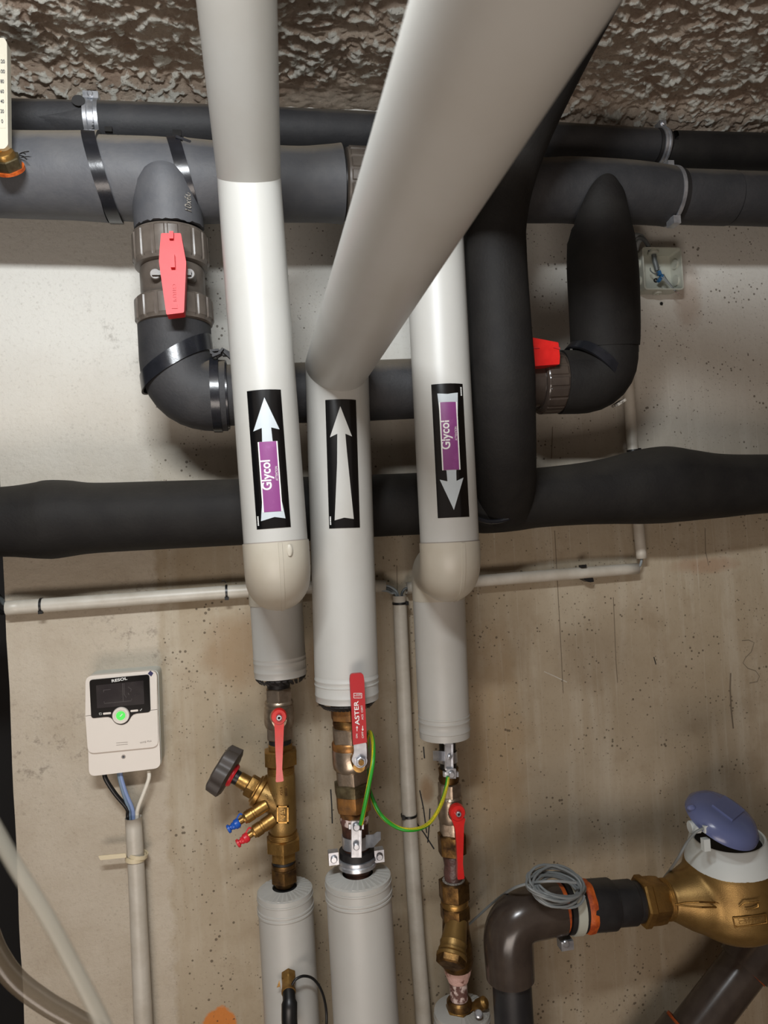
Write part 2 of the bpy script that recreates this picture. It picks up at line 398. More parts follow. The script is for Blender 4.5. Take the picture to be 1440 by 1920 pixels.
# ------------------------------------------------------------------ the setting
XL = at(16, 1270, 0).x                    # free left edge of the concrete wall
ZC = at(720, 195, 0).z                    # underside of the rough ceiling
XR = 1.75; YF = -2.9
def struct(o): o['kind'] = 'structure'; return o
def wall_mat():
    s = NT('stained_concrete_wall'); x, y, z = s.xyz()
    big = s.noise(3.2, 5, .6); mid = s.noise(11, 5, .65, off=(3, 0, 1)); fine = s.noise(160, 3, .7)
    streak = s.noise(5, 5, .6, stretch=(5, 5, .45))
    c = s.mix(s.ramp(big, .35, .68), lin((172, 159, 138)), lin((150, 135, 111)))
    c = s.mix(s.ramp(streak, .5, .72, 0, .55), c, lin((190, 182, 166)))
    c = s.mix(s.ramp(mid, .52, .72, 0, .5), c, lin((140, 122, 98)))
    # paler rendered coat on the left, with a ragged edge
    edge = s.math('ADD', x, s.math('MULTIPLY', s.math('SUBTRACT', s.noise(30, 4, .6), .5), .035))
    xe = at(312, 1500, 0).x
    top = s.ramp(z, at(300, 1180, 0).z, at(300, 1000, 0).z)
    lf = s.ramp(edge, xe-.004, xe+.006, 1, 0)
    coat = s.mix(s.ramp(s.noise(8, 4, .6, off=(2, 2, 2)), .4, .7), lin((186, 176, 160)), lin((172, 160, 142)))
    c = s.mix(s.math('MULTIPLY', lf, .85), c, coat)
    # upper wall paler and more neutral: the cool lamp's light put into the colour
    up = s.ramp(s.math('ADD', z, s.math('MULTIPLY', big, .25)), at(300, 1000, 0).z+.1, at(300, 620, 0).z+.12)
    c = s.mix(s.math('MULTIPLY', up, .8), c, lin((212, 211, 205)))
    # local stains: (px, py, rx, rz px, colour, strength)
    for px, py, rx, rz, cc, st in [(440, 1225, 60, 75, (140, 114, 84), .6), (412, 1925, 34, 38, (196, 116, 44), .9),
                                   (800, 1480, 14, 26, (120, 84, 46), .6), (872, 1580, 12, 16, (110, 66, 24), .7), (600, 1260, 30, 60, (130, 104, 76), .5),
                                   (1320, 1060, 70, 16, (150, 116, 90), .5), (1110, 1230, 80, 70, (128, 112, 90), .35), (1290, 560, 30, 60, (150, 118, 92), .4),
                                   (930, 1420, 60, 240, (150, 124, 88), .45), (1060, 1130, 60, 60, (196, 186, 166), .35), (425, 492, 12, 12, (200, 150, 70), .3),
                                   (700, 1500, 50, 160, (140, 124, 100), .4), (1150, 1640, 120, 90, (130, 116, 94), .35)]:
        p = at(px, py, 0); k = depth(p)/F
        dx = s.math('DIVIDE', s.math('SUBTRACT', x, p.x), rx*k); dz = s.math('DIVIDE', s.math('SUBTRACT', z, p.z), rz*k)
        r2 = s.math('ADD', s.math('MULTIPLY', dx, dx), s.math('MULTIPLY', dz, dz))
        r2 = s.math('ADD', r2, s.math('MULTIPLY', s.math('SUBTRACT', s.noise(24, 4, .65), .5), 1.9))
        soft = (.75, 1.0) if st > .85 else (.2, 1.3)
        c = s.mix(s.ramp(r2, soft[0], soft[1], st, 0), c, lin(cc))
    # board joints showing as pale vertical lines on the right
    sp = .034; fr = s.math('FRACT', s.math('DIVIDE', s.math('ADD', x, s.math('MULTIPLY', mid, .004)), sp))
    ln = s.ramp(s.math('ABSOLUTE', s.math('SUBTRACT', fr, .5)), 0, .035, 1, 0)
    msk = s.math('MULTIPLY', s.ramp(x, .22, .3), s.ramp(s.noise(6, 3, .6, stretch=(8, 8, 1)), .42, .62))
    msk = s.math('MULTIPLY', msk, s.ramp(z, at(1200, 1150, 0).z, at(1200, 900, 0).z, .25, 1))
    c = s.mix(s.math('MULTIPLY', s.math('MULTIPLY', ln, msk), .6), c, lin((206, 202, 190)))
    # pores and dirt specks
    v = s.n('TexVoronoi'); v.inputs['Scale'].default_value = 105; s.l(s.tc, v.inputs['Vector'])
    pk = s.ramp(s.noise(14, 3, .6, off=(9, 1, 4)), .42, .66, 0, .34)
    pore = s.ramp(s.math('SUBTRACT', v.outputs['Distance'], s.math('MULTIPLY', pk, .6)), .015, .06, 1, 0)
    v2 = s.n('TexVoronoi'); v2.inputs['Scale'].default_value = 150; s.l(s.tc, v2.inputs['Vector'])
    pore2 = s.math('MULTIPLY', s.ramp(v2.outputs['Distance'], .1, .2, 1, 0), s.ramp(s.noise(19, 3, .6, off=(5, 5, 5)), .44, .58))
    pore = s.math('MAXIMUM', pore, s.math('MULTIPLY', pore2, .7))
    nl = s.math('SUBTRACT', 1.0, s.math('MULTIPLY', lf, .85))
    c = s.mix(s.math('MULTIPLY', s.math('MULTIPLY', pore, nl), .75), c, lin((74, 62, 48)))
    c = s.mix(s.ramp(fine, .55, .75, 0, .22), c, lin((120, 106, 86)))
    # dark scuffs dragged over the rendered coat
    sc = s.math('MULTIPLY', s.ramp(s.noise(40, 5, .8, stretch=(1, 1, 1.0), off=(1, 7, 2)), .54, .66), s.ramp(s.noise(3.3, 2, .5, off=(8, 0, 3)), .5, .62))
    c = s.mix(s.math('MULTIPLY', s.math('MULTIPLY', sc, lf), .55), c, lin((90, 80, 68)))
    s.l(c, s.b.inputs['Base Color']); s.b.inputs['Roughness'].default_value = .82
    s.b.inputs['Specular IOR Level'].default_value = .3
    n1 = s.bump(s.math('MULTIPLY', pore, nl), -.5, .002)
    h = s.math('ADD', s.math('MULTIPLY', s.noise(90, 5, .65), s.ramp(lf, 0, 1, .35, 1.)), s.math('MULTIPLY', mid, .8))
    s.bump(h, .6, .0035, n1); return s.m
def ceil_mat():
    s = NT('rough_sprayed_ceiling'); a = s.noise(16, 6, .7); b = s.noise(70, 5, .75, off=(3, 3, 3)); 
    at_ = s.n('Attribute', attribute_name='pale'); 
    c = s.mix(s.ramp(a, .38, .62), lin((170, 146, 126)), lin((206, 188, 168)))
    f = s.math('ADD', s.math('MULTIPLY', at_.outputs['Fac'], .9), s.math('MULTIPLY', s.math('SUBTRACT', b, .5), 1.1))
    c = s.mix(s.ramp(f, .30, .52), c, lin((236, 232, 219)))
    c = s.mix(s.ramp(s.noise(120, 3, .7, off=(6, 1, 1)), .62, .72, 0, .6), c, lin((70, 54, 42)))
    s.l(c, s.b.inputs['Base Color']); s.b.inputs['Roughness'].default_value = .75; s.b.inputs['Specular IOR Level'].default_value = .4
    s.bump(s.noise(110, 8, .8), 1.0, .012); return s.m
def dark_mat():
    s = NT('dark_recess'); s.b.inputs['Base Color'].default_value = lin((24, 22, 21)); s.b.inputs['Roughness'].default_value = .9; return s.m  # near-black base colour: shade of the unlit gap put into its walls
def floor_mat():
    s = NT('concrete_floor'); c = s.mix(s.ramp(s.noise(5, 5, .6), .35, .7), lin((150, 132, 112)), lin((112, 96, 80)))
    s.l(c, s.b.inputs['Base Color']); s.b.inputs['Roughness'].default_value = .8; return s.m
M['wall'] = wall_mat(); M['ceiling'] = ceil_mat(); M['recess'] = dark_mat(); M['floor'] = floor_mat()

# concrete wall with a slightly uneven free edge
g = G(); nz = 60; zs = [ZC*1.03*i/nz for i in range(nz+1)]
loop = [Vector((XL+noise.noise(Vector((0, 3, z*9)))*.0025, 0, z)) for z in zs]+[Vector((XR, 0, zs[-1])), Vector((XR, 0, 0))]
prism(loop, Vector((0, .22, 0)), g)
wall = struct(g.build('wall_back', 'wall', origin=(0, 0, 0)))
struct(box(((XL+XR)/2-.3, -1.4, -.05), XR-XL+1.8, 4.4, .1).build('floor', 'floor', origin=(0, 0, 0)))
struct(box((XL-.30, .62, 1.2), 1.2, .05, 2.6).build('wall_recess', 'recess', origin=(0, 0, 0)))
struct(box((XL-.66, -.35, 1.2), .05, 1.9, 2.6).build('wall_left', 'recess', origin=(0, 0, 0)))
struct(box((XR+.04, -1.2, 1.2), .08, 2.6, 2.6).build('wall_right', 'floor', origin=(0, 0, 0)))

# rough sprayed ceiling, real relief
def ceiling():
    xs = np.concatenate([np.linspace(XL-.7, XL-.05, 90)[:-1], np.linspace(XL-.05, 1.15, 640), np.linspace(1.15, XR, 10)[1:]])
    ys = np.concatenate([np.linspace(-2.6, -.52, 24)[:-1], np.linspace(-.52, .03, 240), np.linspace(.03, .65, 6)[1:]])
    v = []; pale = []
    for y in ys:
        for x in xs:
            q = Vector((x*.93+y*.35, y*1.5-x*.25, 0))
            big = noise.noise(q*5)*.014
            wv = noise.noise_vector(q*17)*.018
            fr = noise.fractal((q+wv)*36+Vector((4, 1, 0)), .7, 2.1, 4)
            rd = noise.ridged_multi_fractal((q+wv)*30+Vector((9, 2, 3)), .85, 2.2, 4, 1.0, 2.0)
            pit = noise.noise(q*95); pit2 = noise.noise(q*170+Vector((7, 7, 7)))
            h = big + fr*.0048 + (rd-1.0)*.0048 + pit*.0026 + pit2*.0017 + .022*max(0., min(1., (y+.10)/.09))**2
            lumps = max(0, min(1, (rd-.95)*1.0+fr*.6+pit*.5))
            sm = max(0., min(1., (y+.075)/.03))           # smoother trowelled band along the wall
            sx = max(0., min(1., (.36-x)/.08))*max(0., min(1., (x+.06)/.06))
            k = 1-sm*sx*.75
            v.append((x, y, ZC-.004-h*k*1.25)); pale.append(lumps*k)
    nx, ny = len(xs), len(ys)
    f = [(j*nx+i, j*nx+i+1, (j+1)*nx+i+1, (j+1)*nx+i) for j in range(ny-1) for i in range(nx-1)]
    me = bpy.data.meshes.new('ceiling'); me.from_pydata(v, [], [tuple(reversed(q)) for q in f])
    a = me.attributes.new('pale', 'FLOAT', 'POINT'); a.data.foreach_set('value', pale)
    me.polygons.foreach_set('use_smooth', [True]*len(me.polygons)); me.update()
    o = bpy.data.objects.new('ceiling', me); COL.objects.link(o); me.materials.append(M['ceiling']); struct(o)
ceiling()

# marks on the wall
for i, pp in enumerate([[(620, 1480), (622, 1510), (623, 1544)], [(787, 1482), (794, 1515), (800, 1562)], [(806, 1516), (805, 1545), (802, 1580)],
                        [(781, 1543), (795, 1562), (814, 1592)], [(794, 1400), (796, 1422)], [(1226, 1232), (1230, 1246)]]):
    strip(pp, 0, 2.4 if i < 5 else 2.0, 'marker_line', 'pen', wall)
for pp in [[(1040, 995), (1043, 1050), (1050, 1180), (1056, 1300)], [(1150, 1120), (1155, 1240), (1158, 1280)], [(1322, 990), (1323, 1035), (1329, 1060)], [(744, 1060), (745, 1112)], [(1034, 860), (1036, 800)]]:
    strip(pp, 0, 1.3, 'hairline_crack', 'crack', wall)

# ------------------------------------------------------------------ pipe helpers
UP = Vector((0, 0, 1)); FR = Vector((0, -1, 0)); RT = Vector((1, 0, 0))
def floor_pt(p, d):      # follow d down to the floor
    return p + d*((p.z-0.0)/-d.z)
def slantband(p0, p1, r, nrm, th=.0012, n=48):
    d, a, b = frame(p1-p0); rs = []
    for c, rr in ((p0, r-.001), (p0, r+th), (p1, r+th), (p1, r-.001)):
        ring = []
        for k in range(n):
            t = 2*math.pi*k/n; off = (a*math.cos(t)+b*math.sin(t))*rr
            ring.append(c+off-d*(off.dot(nrm)/d.dot(nrm)))
        rs.append(ring)
    return rings(G(), rs, False, False)
def annulus(c, d, ri, ro, h, n=32, g=None, bev=0):
    g = g or G(); d, a, b = frame(d); rs = []
    pr = [(0, ri), (0, ro-bev), (bev, ro), (h-bev, ro), (h, ro-bev), (h, ri)] if bev else [(0, ri), (0, ro), (h, ro), (h, ri)]
    for s, r in pr: rs.append([c+d*s+(a*math.cos(2*math.pi*k/n)+b*math.sin(2*math.pi*k/n))*r for k in range(n)])
    return rings(g, rs, closed=True)
def cylmap(C, axis, R, x0, wpx_r, lift):
    """(x px across, v metres along) -> point on the round surface; x0 = offset of the middle in px of a radius wpx_r"""
    tc = (CAM-C); a = axis.normalized(); n = (tc-a*tc.dot(a)).normalized(); s = a.cross(n)
    def f(x, v):
        t = math.asin(max(-1, min(1, (x0+x)/wpx_r))); return C+a*v+(n*math.cos(t)+s*math.sin(t))*(R+lift)
    return f
def patch(poly, mp, k, name, m, parent, step=3.0):
    """poly in px (x across, y along) cut into strips and laid on the surface"""
    bm = bmesh.new(); vs_ = [bm.verts.new((x, y, 0)) for x, y in poly]; bm.faces.new(vs_)
    x0 = min(p[0] for p in poly); x1 = max(p[0] for p in poly); x = x0+step
    while x < x1:
        bmesh.ops.bisect_plane(bm, geom=bm.verts[:]+bm.edges[:]+bm.faces[:], plane_co=(x, 0, 0), plane_no=(1, 0, 0)); x += step
    o0 = wloc(parent)
    for v in bm.verts: v.co = mp(v.co.x, v.co.y*k)-o0
    for f in bm.faces: f.smooth = True
    me = bpy.data.meshes.new(name); bm.to_mesh(me); bm.free()
    o = bpy.data.objects.new(name, me); COL.objects.link(o); me.materials.append(M[m]); o.parent = parent; return o
def clampband(c, d, r, wd, parent=None, rubber=True, name='pipe_clamp'):
    pass

# ------------------------------------------------------------------ thin dark pipe along the ceiling
Y0 = -.085
t = thing('insulated_pipe', 'thin dark foam-covered pipe running along the top of the wall just under the rough ceiling', 'pipe', at(600, 244, Y0))
g = ptube([(-160, 217, Y0, 66), (20, 222, Y0, 66), (100, 224, Y0, 67), (150, 226, Y0, 66), (162, 227, Y0, 60)], 6, ext0=.45, n=36)
g.build('foam_sleeve', 'foam', t)
g = ptube([(186, 229, Y0, 66), (196, 230, Y0, 73), (400, 238, Y0, 74), (600, 246, Y0, 74), (800, 255, Y0, 71), (1040, 266, Y0, 66), (1160, 272, Y0, 63), (1224, 275, Y0, 62)], 6, n=36)
g.build('foam_sleeve', 'foam', t)
g = ptube([(1252, 277, Y0, 58), (1265, 281, Y0, 65), (1360, 284, Y0, 66), (1440, 286, Y0, 65), (1560, 292, Y0, 62)], 6, ext1=.62, n=36)
g.build('foam_sleeve', 'foam_black', t)
g = G()   # curled scrap of black foam at the joint
p = at(150, 196, Y0-.02); rs = []
for i in range(5):
    s = i/4; rs.append([p+Vector((math.cos(2*math.pi*k/12)*(.009-.003*s), -.01+.02*s, math.sin(2*math.pi*k/12)*(.008-.002*s)+.004*math.sin(s*3))) for k in range(12)])
rings(g, rs).build('foam_scrap', 'rubber', t)
p = at(320, 240, Y0-.0385); box(p+Vector((-.085, .006, -.003)), .010, .006, .007).build('foam_nick', 'foam_black', t, bevel=.001)
box(p+Vector((.008, .007, -.004)), .012, .006, .009).build('foam_nick', 'foam_black', t, bevel=.001)

def split_clamp(px, py, Y, wpx, half, label, m='steel', lug=1, rub=28):
    c = at(px, py, Y); d = (at(px+10, py+.42, Y)-c).normalized(); r = rad(wpx, c); k = depth(c)/F
    t = thing('pipe_clamp', label, 'pipe clamp', c)
    revolve(c-d*(rub*.5*k), d, [(0, r-.004), (0, r+.001), (rub*.2*k, r+.002), (rub*.8*k, r+.002), (rub*k, r+.001), (rub*k, r-.004)], n=40).build('rubber_lining', 'rubber', t)
    revolve(c-d*(half*k), d, [(0, r+.001), (0, r+.0042), (half*.5*k, r+.0045), (half*.62*k, r+.0028), (half*1.38*k, r+.0028), (half*1.5*k, r+.0045), (half*2*k, r+.0042), (half*2*k, r+.001)], n=40).build('steel_band', m, t)
    q = c+Vector((0, -.008, lug*(r+.005)))
    box(q, half*2.1*k, .016, .010).build('clamp_ear', m, t, bevel=.0015)
    screw_head(q+Vector((0, -.008, 0)), .0042, FR, 'screw', t, m)
    tube([Vector((c.x, c.y+r*.9, c.z)), Vector((c.x, .002, c.z))], .004, n=12).build('threaded_rod', m, t)
    return t
split_clamp(176, 228, Y0, 66, 13, 'shiny steel pipe clamp at upper left on the thin dark pipe')
split_clamp(1236, 276, Y0, 60, 6, 'steel pipe clamp at upper right on the thin dark pipe', rub=24)

# ------------------------------------------------------------------ large grey main pipe
Y1 = -.14
main = thing('insulated_pipe', 'large grey foam-covered main pipe with taped joints and two branches, under the thin dark pipe', 'pipe', at(500, 345, Y1))
ptube([(-170, 322, Y1, 150), (30, 329, Y1, 151), (130, 331, Y1, 153), (196, 333, Y1, 158)], 5, ext0=.45, n=48).build('foam_sleeve', 'foam_grey', main)
ptube([(188, 334, Y1, 146), (230, 336, Y1, 147), (300, 339, Y1, 148), (356, 342, Y1, 145)], 5, n=48).build('tee_sleeve', 'foam_grey', main)
ptube([(350, 341, Y1, 150), (372, 342, Y1, 146), (470, 345, Y1, 136), (560, 347, Y1, 131), (610, 346, Y1, 134), (640, 346, Y1, 140)], 5, n=48).build('foam_sleeve', 'foam_grey', main)
ptube([(720, 351, Y1, 118), (860, 355, Y1, 116), (1000, 358, Y1, 113), (1060, 357, Y1, 115), (1120, 360, Y1, 116), (1190, 362, Y1, 110), (1252, 368, Y1, 105)], 6, n=48).build('tee_sleeve', 'foam', main)  # darker foam from here rightwards: weaker light put into the colour
ptube([(1256, 368, Y1, 96), (1300, 370, Y1, 97), (1366, 372, Y1, 97)], 5, n=48).build('foam_sleeve', 'foam', main)
ptube([(1368, 372, Y1, 95), (1440, 374, Y1, 95), (1580, 380, Y1, 93)], 5, ext1=.58, n=48).build('foam_sleeve', 'foam', main)
ax = (at(400, 342, Y1)-at(200, 334, Y1)).normalized()
for x0, x1, yy, wd in ((181, 206, 334, 157), (334, 358, 341, 151)):
    p0 = at(x0, yy, Y1); p1 = at(x1, yy+.8, Y1)
    slantband(p0, p1, rad(wd, p0), ax+UP*.23).build('tape_band', 'tape', main, label='glossy black tape band')
def ribbed(c, d, r, L, name, parent, m='pvc_brown', ribs=18, depth_=.035, n=216):
    def rf(th, s, rr):
        x = (th/(2*math.pi)*ribs) % 1; return rr*(1+(depth_ if .16 < x < .84 else 0)*(1 if .12*L < s < .88*L else 0))
    revolve(c, d, [(0, r*.9), (.002, r*.97), (L*.1, r*.985), (L*.13, r*.985), (L*.17, r*.985), (L*.83, r*.985), (L*.89, r*.985), (L*.97, r*.97), (L, r*.9)], n=n, rf=rf).build(name, m, parent, angle=30)
c = at(646, 347, Y1); ribbed(c, ax, rad(132, c), rad(124, c), 'union_nut', main)
c = at(636, 346, Y1); revolve(c, ax, [(0, rad(100, c)), (.1, rad(100, c))], n=32).build('pipe_core', 'pvc_black', main)
# shreds of foam along the top seam of the tee
g = G()
for i in range(26):
    s = i/25; p = at(203+s*118, 262+s*9+random.uniform(-1, 1), Y1-.02)
    box(p, .006, .018, random.uniform(.002, .005), g, Matrix.Rotation(random.uniform(-.3, .3), 3, 'Y'))
g.build('torn_foam_seam', 'foam_black', main)
p = at(345, 268, Y1-.035); box(p, .02, .02, .0035, rot=Matrix.Rotation(.35, 3, 'Y')).build('torn_tape_flap', 'tape', main)

def saddle(pt, pb, r0, r1, h, side, name, m, parent, jag=0, n=72, pw=1.1):
    d, a, b = frame(pb-pt); L = (pb-pt).length; rs = []
    for s in (0, .12, .3, .55, .8, .92, 1.0):
        ring = []
        for k in range(n):
            th = 2*math.pi*k/n; c = max(0, math.cos(th)); top = -h*(c**pw)+side*(1-c)
            z = top+(L-top)*s+((random.uniform(-1, 1)*jag) if s == 1.0 else 0)
            r = r0+(r1-r0)*s; r -= (.004 if s == 0 else 0)
            ring.append(pt+d*z+(a*math.cos(th)+b*math.sin(th))*r)
        rs.append(ring)
    return rings(G(), rs).build(name, m, parent)
pt = at(312, 362, Y1-.016); pb = at(318, 430, Y1-.010)
br = saddle(pt, pb, rad(126, pt), rad(127, pb), rad(74, pt), .012, 'branch_sleeve', 'foam_grey', main, jag=.0016)
mp = cylmap(at(317, 400, Y1-.012), UP, rad(127, pt), 33, 63, .0008); kk = depth(pt)/F
write('10x60', 12*kk*1.38, lambda u, v: mp(-v/kk, u), 'size_marking', 'scale_grey', main, fit=34*kk)
g = G()  # pale glue patch
slab([(288, 338), (297, 314), (303, 317), (310, 314), (322, 321), (316, 327), (306, 330), (298, 340)], at(300, 330, Y1).y-rad(147, at(300, 330, Y1))-.0004, .0016).build('glue_patch', 'scale_grey', main)

# ------------------------------------------------------------------ left plastic ball valve
YV = Y1-.004
V = Colm(318, 430, 329, 612, YV)
bv = thing('ball_valve', 'grey-brown plastic union ball valve with long red handle, below the large grey pipe at left', 'valve', V.pt(520))
def vnut(py0, py1, wd):
    p0 = V.pt(py0); p1 = V.pt(py1); ribbed(p0, p1-p0, rad(wd, p0), (p1-p0).length, 'union_nut', bv)
vnut(440, 506, 136)
vnut(562, 612, 140)
V.seg([(426, 112), (432, 116), (445, 116)], n=40).build('pipe_stub', 'pvc_black', bv)
V.seg([(490, 112), (506, 113), (512, 117), (552, 117), (558, 113), (566, 112)], n=56).build('valve_body', 'pvc_brown', bv)
yl = YV-.050
for xx in (291, 355):
    c = at(xx, 513, yl); k = depth(c)/F
    annulus(c, Vector((0, 1, 0)), 5*k, 10.5*k, .02, bev=.001).build('mounting_lug', 'pvc_brown', bv)
    revolve(c+Vector((0, .0012, 0)), Vector((0, 1, 0)), [(0, 5.6*k), (.015, 5.6*k)], n=20).build('lug_hole', 'hole', bv)
box(at(323, 516, YV-.045), .05, .018, .006).build('lug_bridge', 'pvc_brown', bv)
yh = YV-.082
hd = slab(rnd([(302, 437), (339, 437), (345, 470), (349, 492), (345, 586), (312, 590), (302, 520), (298, 490), (299, 470)], 2.5, 3), yh, .020).build('handle', 'red_plastic', bv, bevel=.0028, label='long red handle')
slab(rnd([(317, 433), (325, 433), (325, 447), (317, 447)], 1), yh-.005, .012).build('handle_peg', 'red_plastic', hd, bevel=.0006)
slab([(319, 476), (327, 476), (328, 501), (320, 501)], yh-.006, .010).build('handle_peg', 'red_plastic', hd, bevel=.0006)
between(at(324, 505, yh+.016), at(324, 505, YV-.03), [(0, rad(26, V.pt(505))), (1, rad(30, V.pt(505)))], n=24).build('stem', 'red_plastic', bv)
pxwrite('GIRPI', 327, 548, yh, 6.6, -90, 'engraved_word', 'red_engraved', hd, fitpx=33, lift=.0008)
slab([(321, 571), (332, 571), (333, 578), (322, 578)], yh-.0009, .001).build('engraved_mark', 'red_engraved', hd)

# ------------------------------------------------------------------ bypass pipe: left elbow, run behind the white pipes
byp = thing('insulated_pipe', 'dark foam-covered bypass pipe elbowing right from the left valve behind the white pipes', 'pipe', at(560, 738, Y1))
A0 = at(327, 606, Y1); A1 = at(334, 743, Y1); A2 = at(425, 742, Y1)
p = fillet([A0, A1, A2], .052, 9)
tube(p, rad(133, A1), n=44).build('elbow_sleeve', 'foam', byp)
ptube([(418, 742, Y1, 118), (440, 741, Y1, 113), (560, 737, Y1, 112), (730, 731, Y1, 112), (900, 723, Y1, 108), (960, 720, Y1, 108)], 4, n=44).build('foam_sleeve', 'foam', byp)
p0 = at(330, 668, Y1); p1 = at(334, 698, Y1)
slantband(p0, p1, rad(133, p0)+.0005, Vector((.50, 0, -.86)), th=.0018).build('tape_band', 'tape', byp, label='glossy black tape band')
p0 = at(398, 741, Y1); p1 = at(414, 741, Y1); slantband(p0, p1, rad(133, p0)+.0005, RT, th=.0018).build('tape_band', 'tape', byp, label='glossy black tape band')
p0 = at(414, 741, Y1); p1 = at(428, 741, Y1); slantband(p0, p1, rad(122, p0)+.0005, RT, th=.0018).build('tape_band', 'tape', byp, label='glossy black tape band')
p0 = at(408, 662, Y1-.03); g = G()
for i in range(9): box(p0+Vector((random.uniform(-.012, .018), random.uniform(-.006, .006), random.uniform(-.004, .004))), .012, .008, .003, g, Matrix.Rotation(random.uniform(-.9, .9), 3, 'Y'))
g.build('torn_foam', 'foam', byp)

# ------------------------------------------------------------------ right plastic valve and right loop
rv = thing('ball_valve', 'dark plastic ball valve with red handle, half hidden by the black vertical pipe', 'valve', at(985, 718, Y1))
dn = (at(1040, 716, Y1)-at(960, 720, Y1)).normalized()
c = at(1006, 718, Y1); ribbed(c, dn, rad(116, c), rad(92, c), 'union_nut', rv, 'pvc_dark')
c = at(930, 721, Y1); revolve(c, dn, [(0, rad(96, c)), (.075, rad(96, c)), (.08, rad(100, c))], n=40).build('valve_body', 'pvc_dark', rv)
c = at(905, 722, Y1); ribbed(c, dn, rad(116, c), rad(60, c), 'union_nut', rv, 'pvc_dark')
yh = Y1-.045
hr = slab(rnd([(940, 640), (958, 632), (994, 632), (1047, 642), (1050, 668), (1049, 683), (996, 687), (945, 680)], 1.5, 2), yh-.012, .030)
hr = hr.build('handle', 'red_paint', rv, bevel=.002, label='red handle')
slab([(1000, 684), (1000, 700), (960, 700), (960, 684)], yh+.0, .016).build('handle_neck', 'red_paint', rv, bevel=.001)
slab([(992, 649), (1012, 653), (992, 654)], yh-.0135, .003).build('handle_notch', 'red_engraved', hr)
slab([(1038, 652), (1050, 651), (1050, 655)], yh-.0135, .003).build('handle_notch', 'red_engraved', hr)
loop_ = thing('insulated_pipe', 'thick black foam-covered branch pipe dropping from the large pipe, elbowing left at right', 'pipe', at(1130, 560, Y1))
B0 = at(1052, 717, Y1); B1 = at(1140, 713, Y1-.004)
ys = Y1-.022
pt = at(1121, 384, ys); 
saddle(pt, at(1126, 452, ys), rad(100, pt), rad(122, pt), rad(74, pt), .03, 'branch_sleeve', 'foam_black', loop_)
P, Rr = trace([(1126, 450, ys, 122), (1129, 500, ys, 129), (1132, 560, ys+.004, 129), (1134, 620, ys+.010, 127), (1134, 650, ys+.014, 125)], 4)
tube(P, Rr, n=48, cap0=False).build('foam_sleeve', 'foam_black', loop_)
b0 = at(1134, 640, ys+.012)
tube(fillet([b0, at(1138, 716, Y1-.006), at(1050, 717, Y1)], .045, 8), rad(118, b0), n=44).build('elbow_sleeve', 'foam_black', loop_)
p0 = at(1112, 702, Y1-.004)-Vector((.004, 0, -.004)); p1 = p0+Vector((.010, 0, .010))
slantband(p0, p1, rad(119, p0)*1.0+.001, Vector((1, 0, 1)), th=.003, n=56).build('tape_band', 'tape', loop_, label='glossy black tape band')
p = at(1160, 756, Y1-.01); box(p, .016, .02, .004, rot=Matrix.Rotation(-.5, 3, 'Y')).build('torn_foam', 'scale_grey', loop_)
# thin clamp on the main pipe at right
c = at(1252, 368, Y1); r = rad(102, c)
t = thing('pipe_clamp', 'rusty-edged steel pipe clamp squeezing the large grey pipe at right', 'pipe clamp', c)
revolve(c, ax, [(0, r-.004), (0, r+.002), (.006, r+.002), (.006, r-.004)], n=44).build('steel_band', 'steel', t)
revolve(c+ax*.005, ax, [(0, r-.006), (0, r-.001), (.010, r-.001), (.010, r-.006)], n=44).build('rubber_lining', 'rubber', t)
box(c+Vector((-.002, -.014, -r-.004)), .012, .02, .012).build('clamp_ear', 'steel', t, bevel=.0015)
box(c+Vector((0, -.008, r+.003)), .010, .014, .008).build('clamp_ear', 'steel', t, bevel=.0015)

# ------------------------------------------------------------------ black vertical pipe coming from behind the white one
ybv = -.235
blk = thing('insulated_pipe', 'black foam-covered pipe descending beside the right white pipe into the lower black pipe', 'pipe', at(935, 600, ybv))
P = [at(942, 945, -.11), at(944, 900, -.15), at(943, 840, -.19), at(942, 780, -.215), at(941, 700, -.235), at(936, 620, ybv), at(931, 540, ybv), at(928, 470, ybv), at(929, 420, ybv-.002), at(941, 345, ybv-.012), at(975, 240, ybv-.05), at(1042, 90, ybv-.11), at(1130, -80, ybv-.17)]
rr = [.046, .047, .0465, .0455, .0445, .0435, .043, .0425, .042, .0425, .043, .044, .044]
P2, R2 = smooth_path(P, 6, rr)
tube(P2, R2, n=48).build('foam_sleeve', 'foam_black', blk)

# ------------------------------------------------------------------ lower black pipe right across the wall
YL = -.1
low = thing('insulated_pipe', 'long lumpy black foam-covered pipe crossing the wall behind the white pipes', 'pipe', at(600, 955, YL))
ptube([(-160, 985, YL, 128), (-60, 980, YL, 130), (15, 978, YL, 132), (70, 976, YL, 143), (95, 974, YL, 148), (130, 972, YL, 143), (180, 971, YL, 132), (300, 966, YL, 128), (450, 960, YL, 124), (600, 953, YL, 120), (750, 946, YL, 116), (880, 941, YL, 117)], 5, ext0=.45, n=48).build('foam_sleeve', 'foam_black', low)
ptube([(870, 942, YL, 112), (910, 941, YL, 118), (960, 937, YL, 118), (1010, 933, YL, 112), (1090, 926, YL, 116), (1140, 921, YL, 124), (1195, 914, YL, 138), (1245, 909, YL, 144), (1290, 910, YL, 134), (1350, 911, YL, 120), (1440, 907, YL, 110), (1600, 902, YL, 108)], 6, ext1=.56, n=48).build('tee_sleeve', 'foam_black', low)
c = at(905, 936, -.150); ringp = [c+Vector((math.cos(a)*.046+.016, -.012-.012*math.sin(a), math.sin(a)*.034)) for a in np.linspace(-2.6, -.2, 14)]
tube(ringp, .0035, n=8).build('tape_fold', 'tape', low)
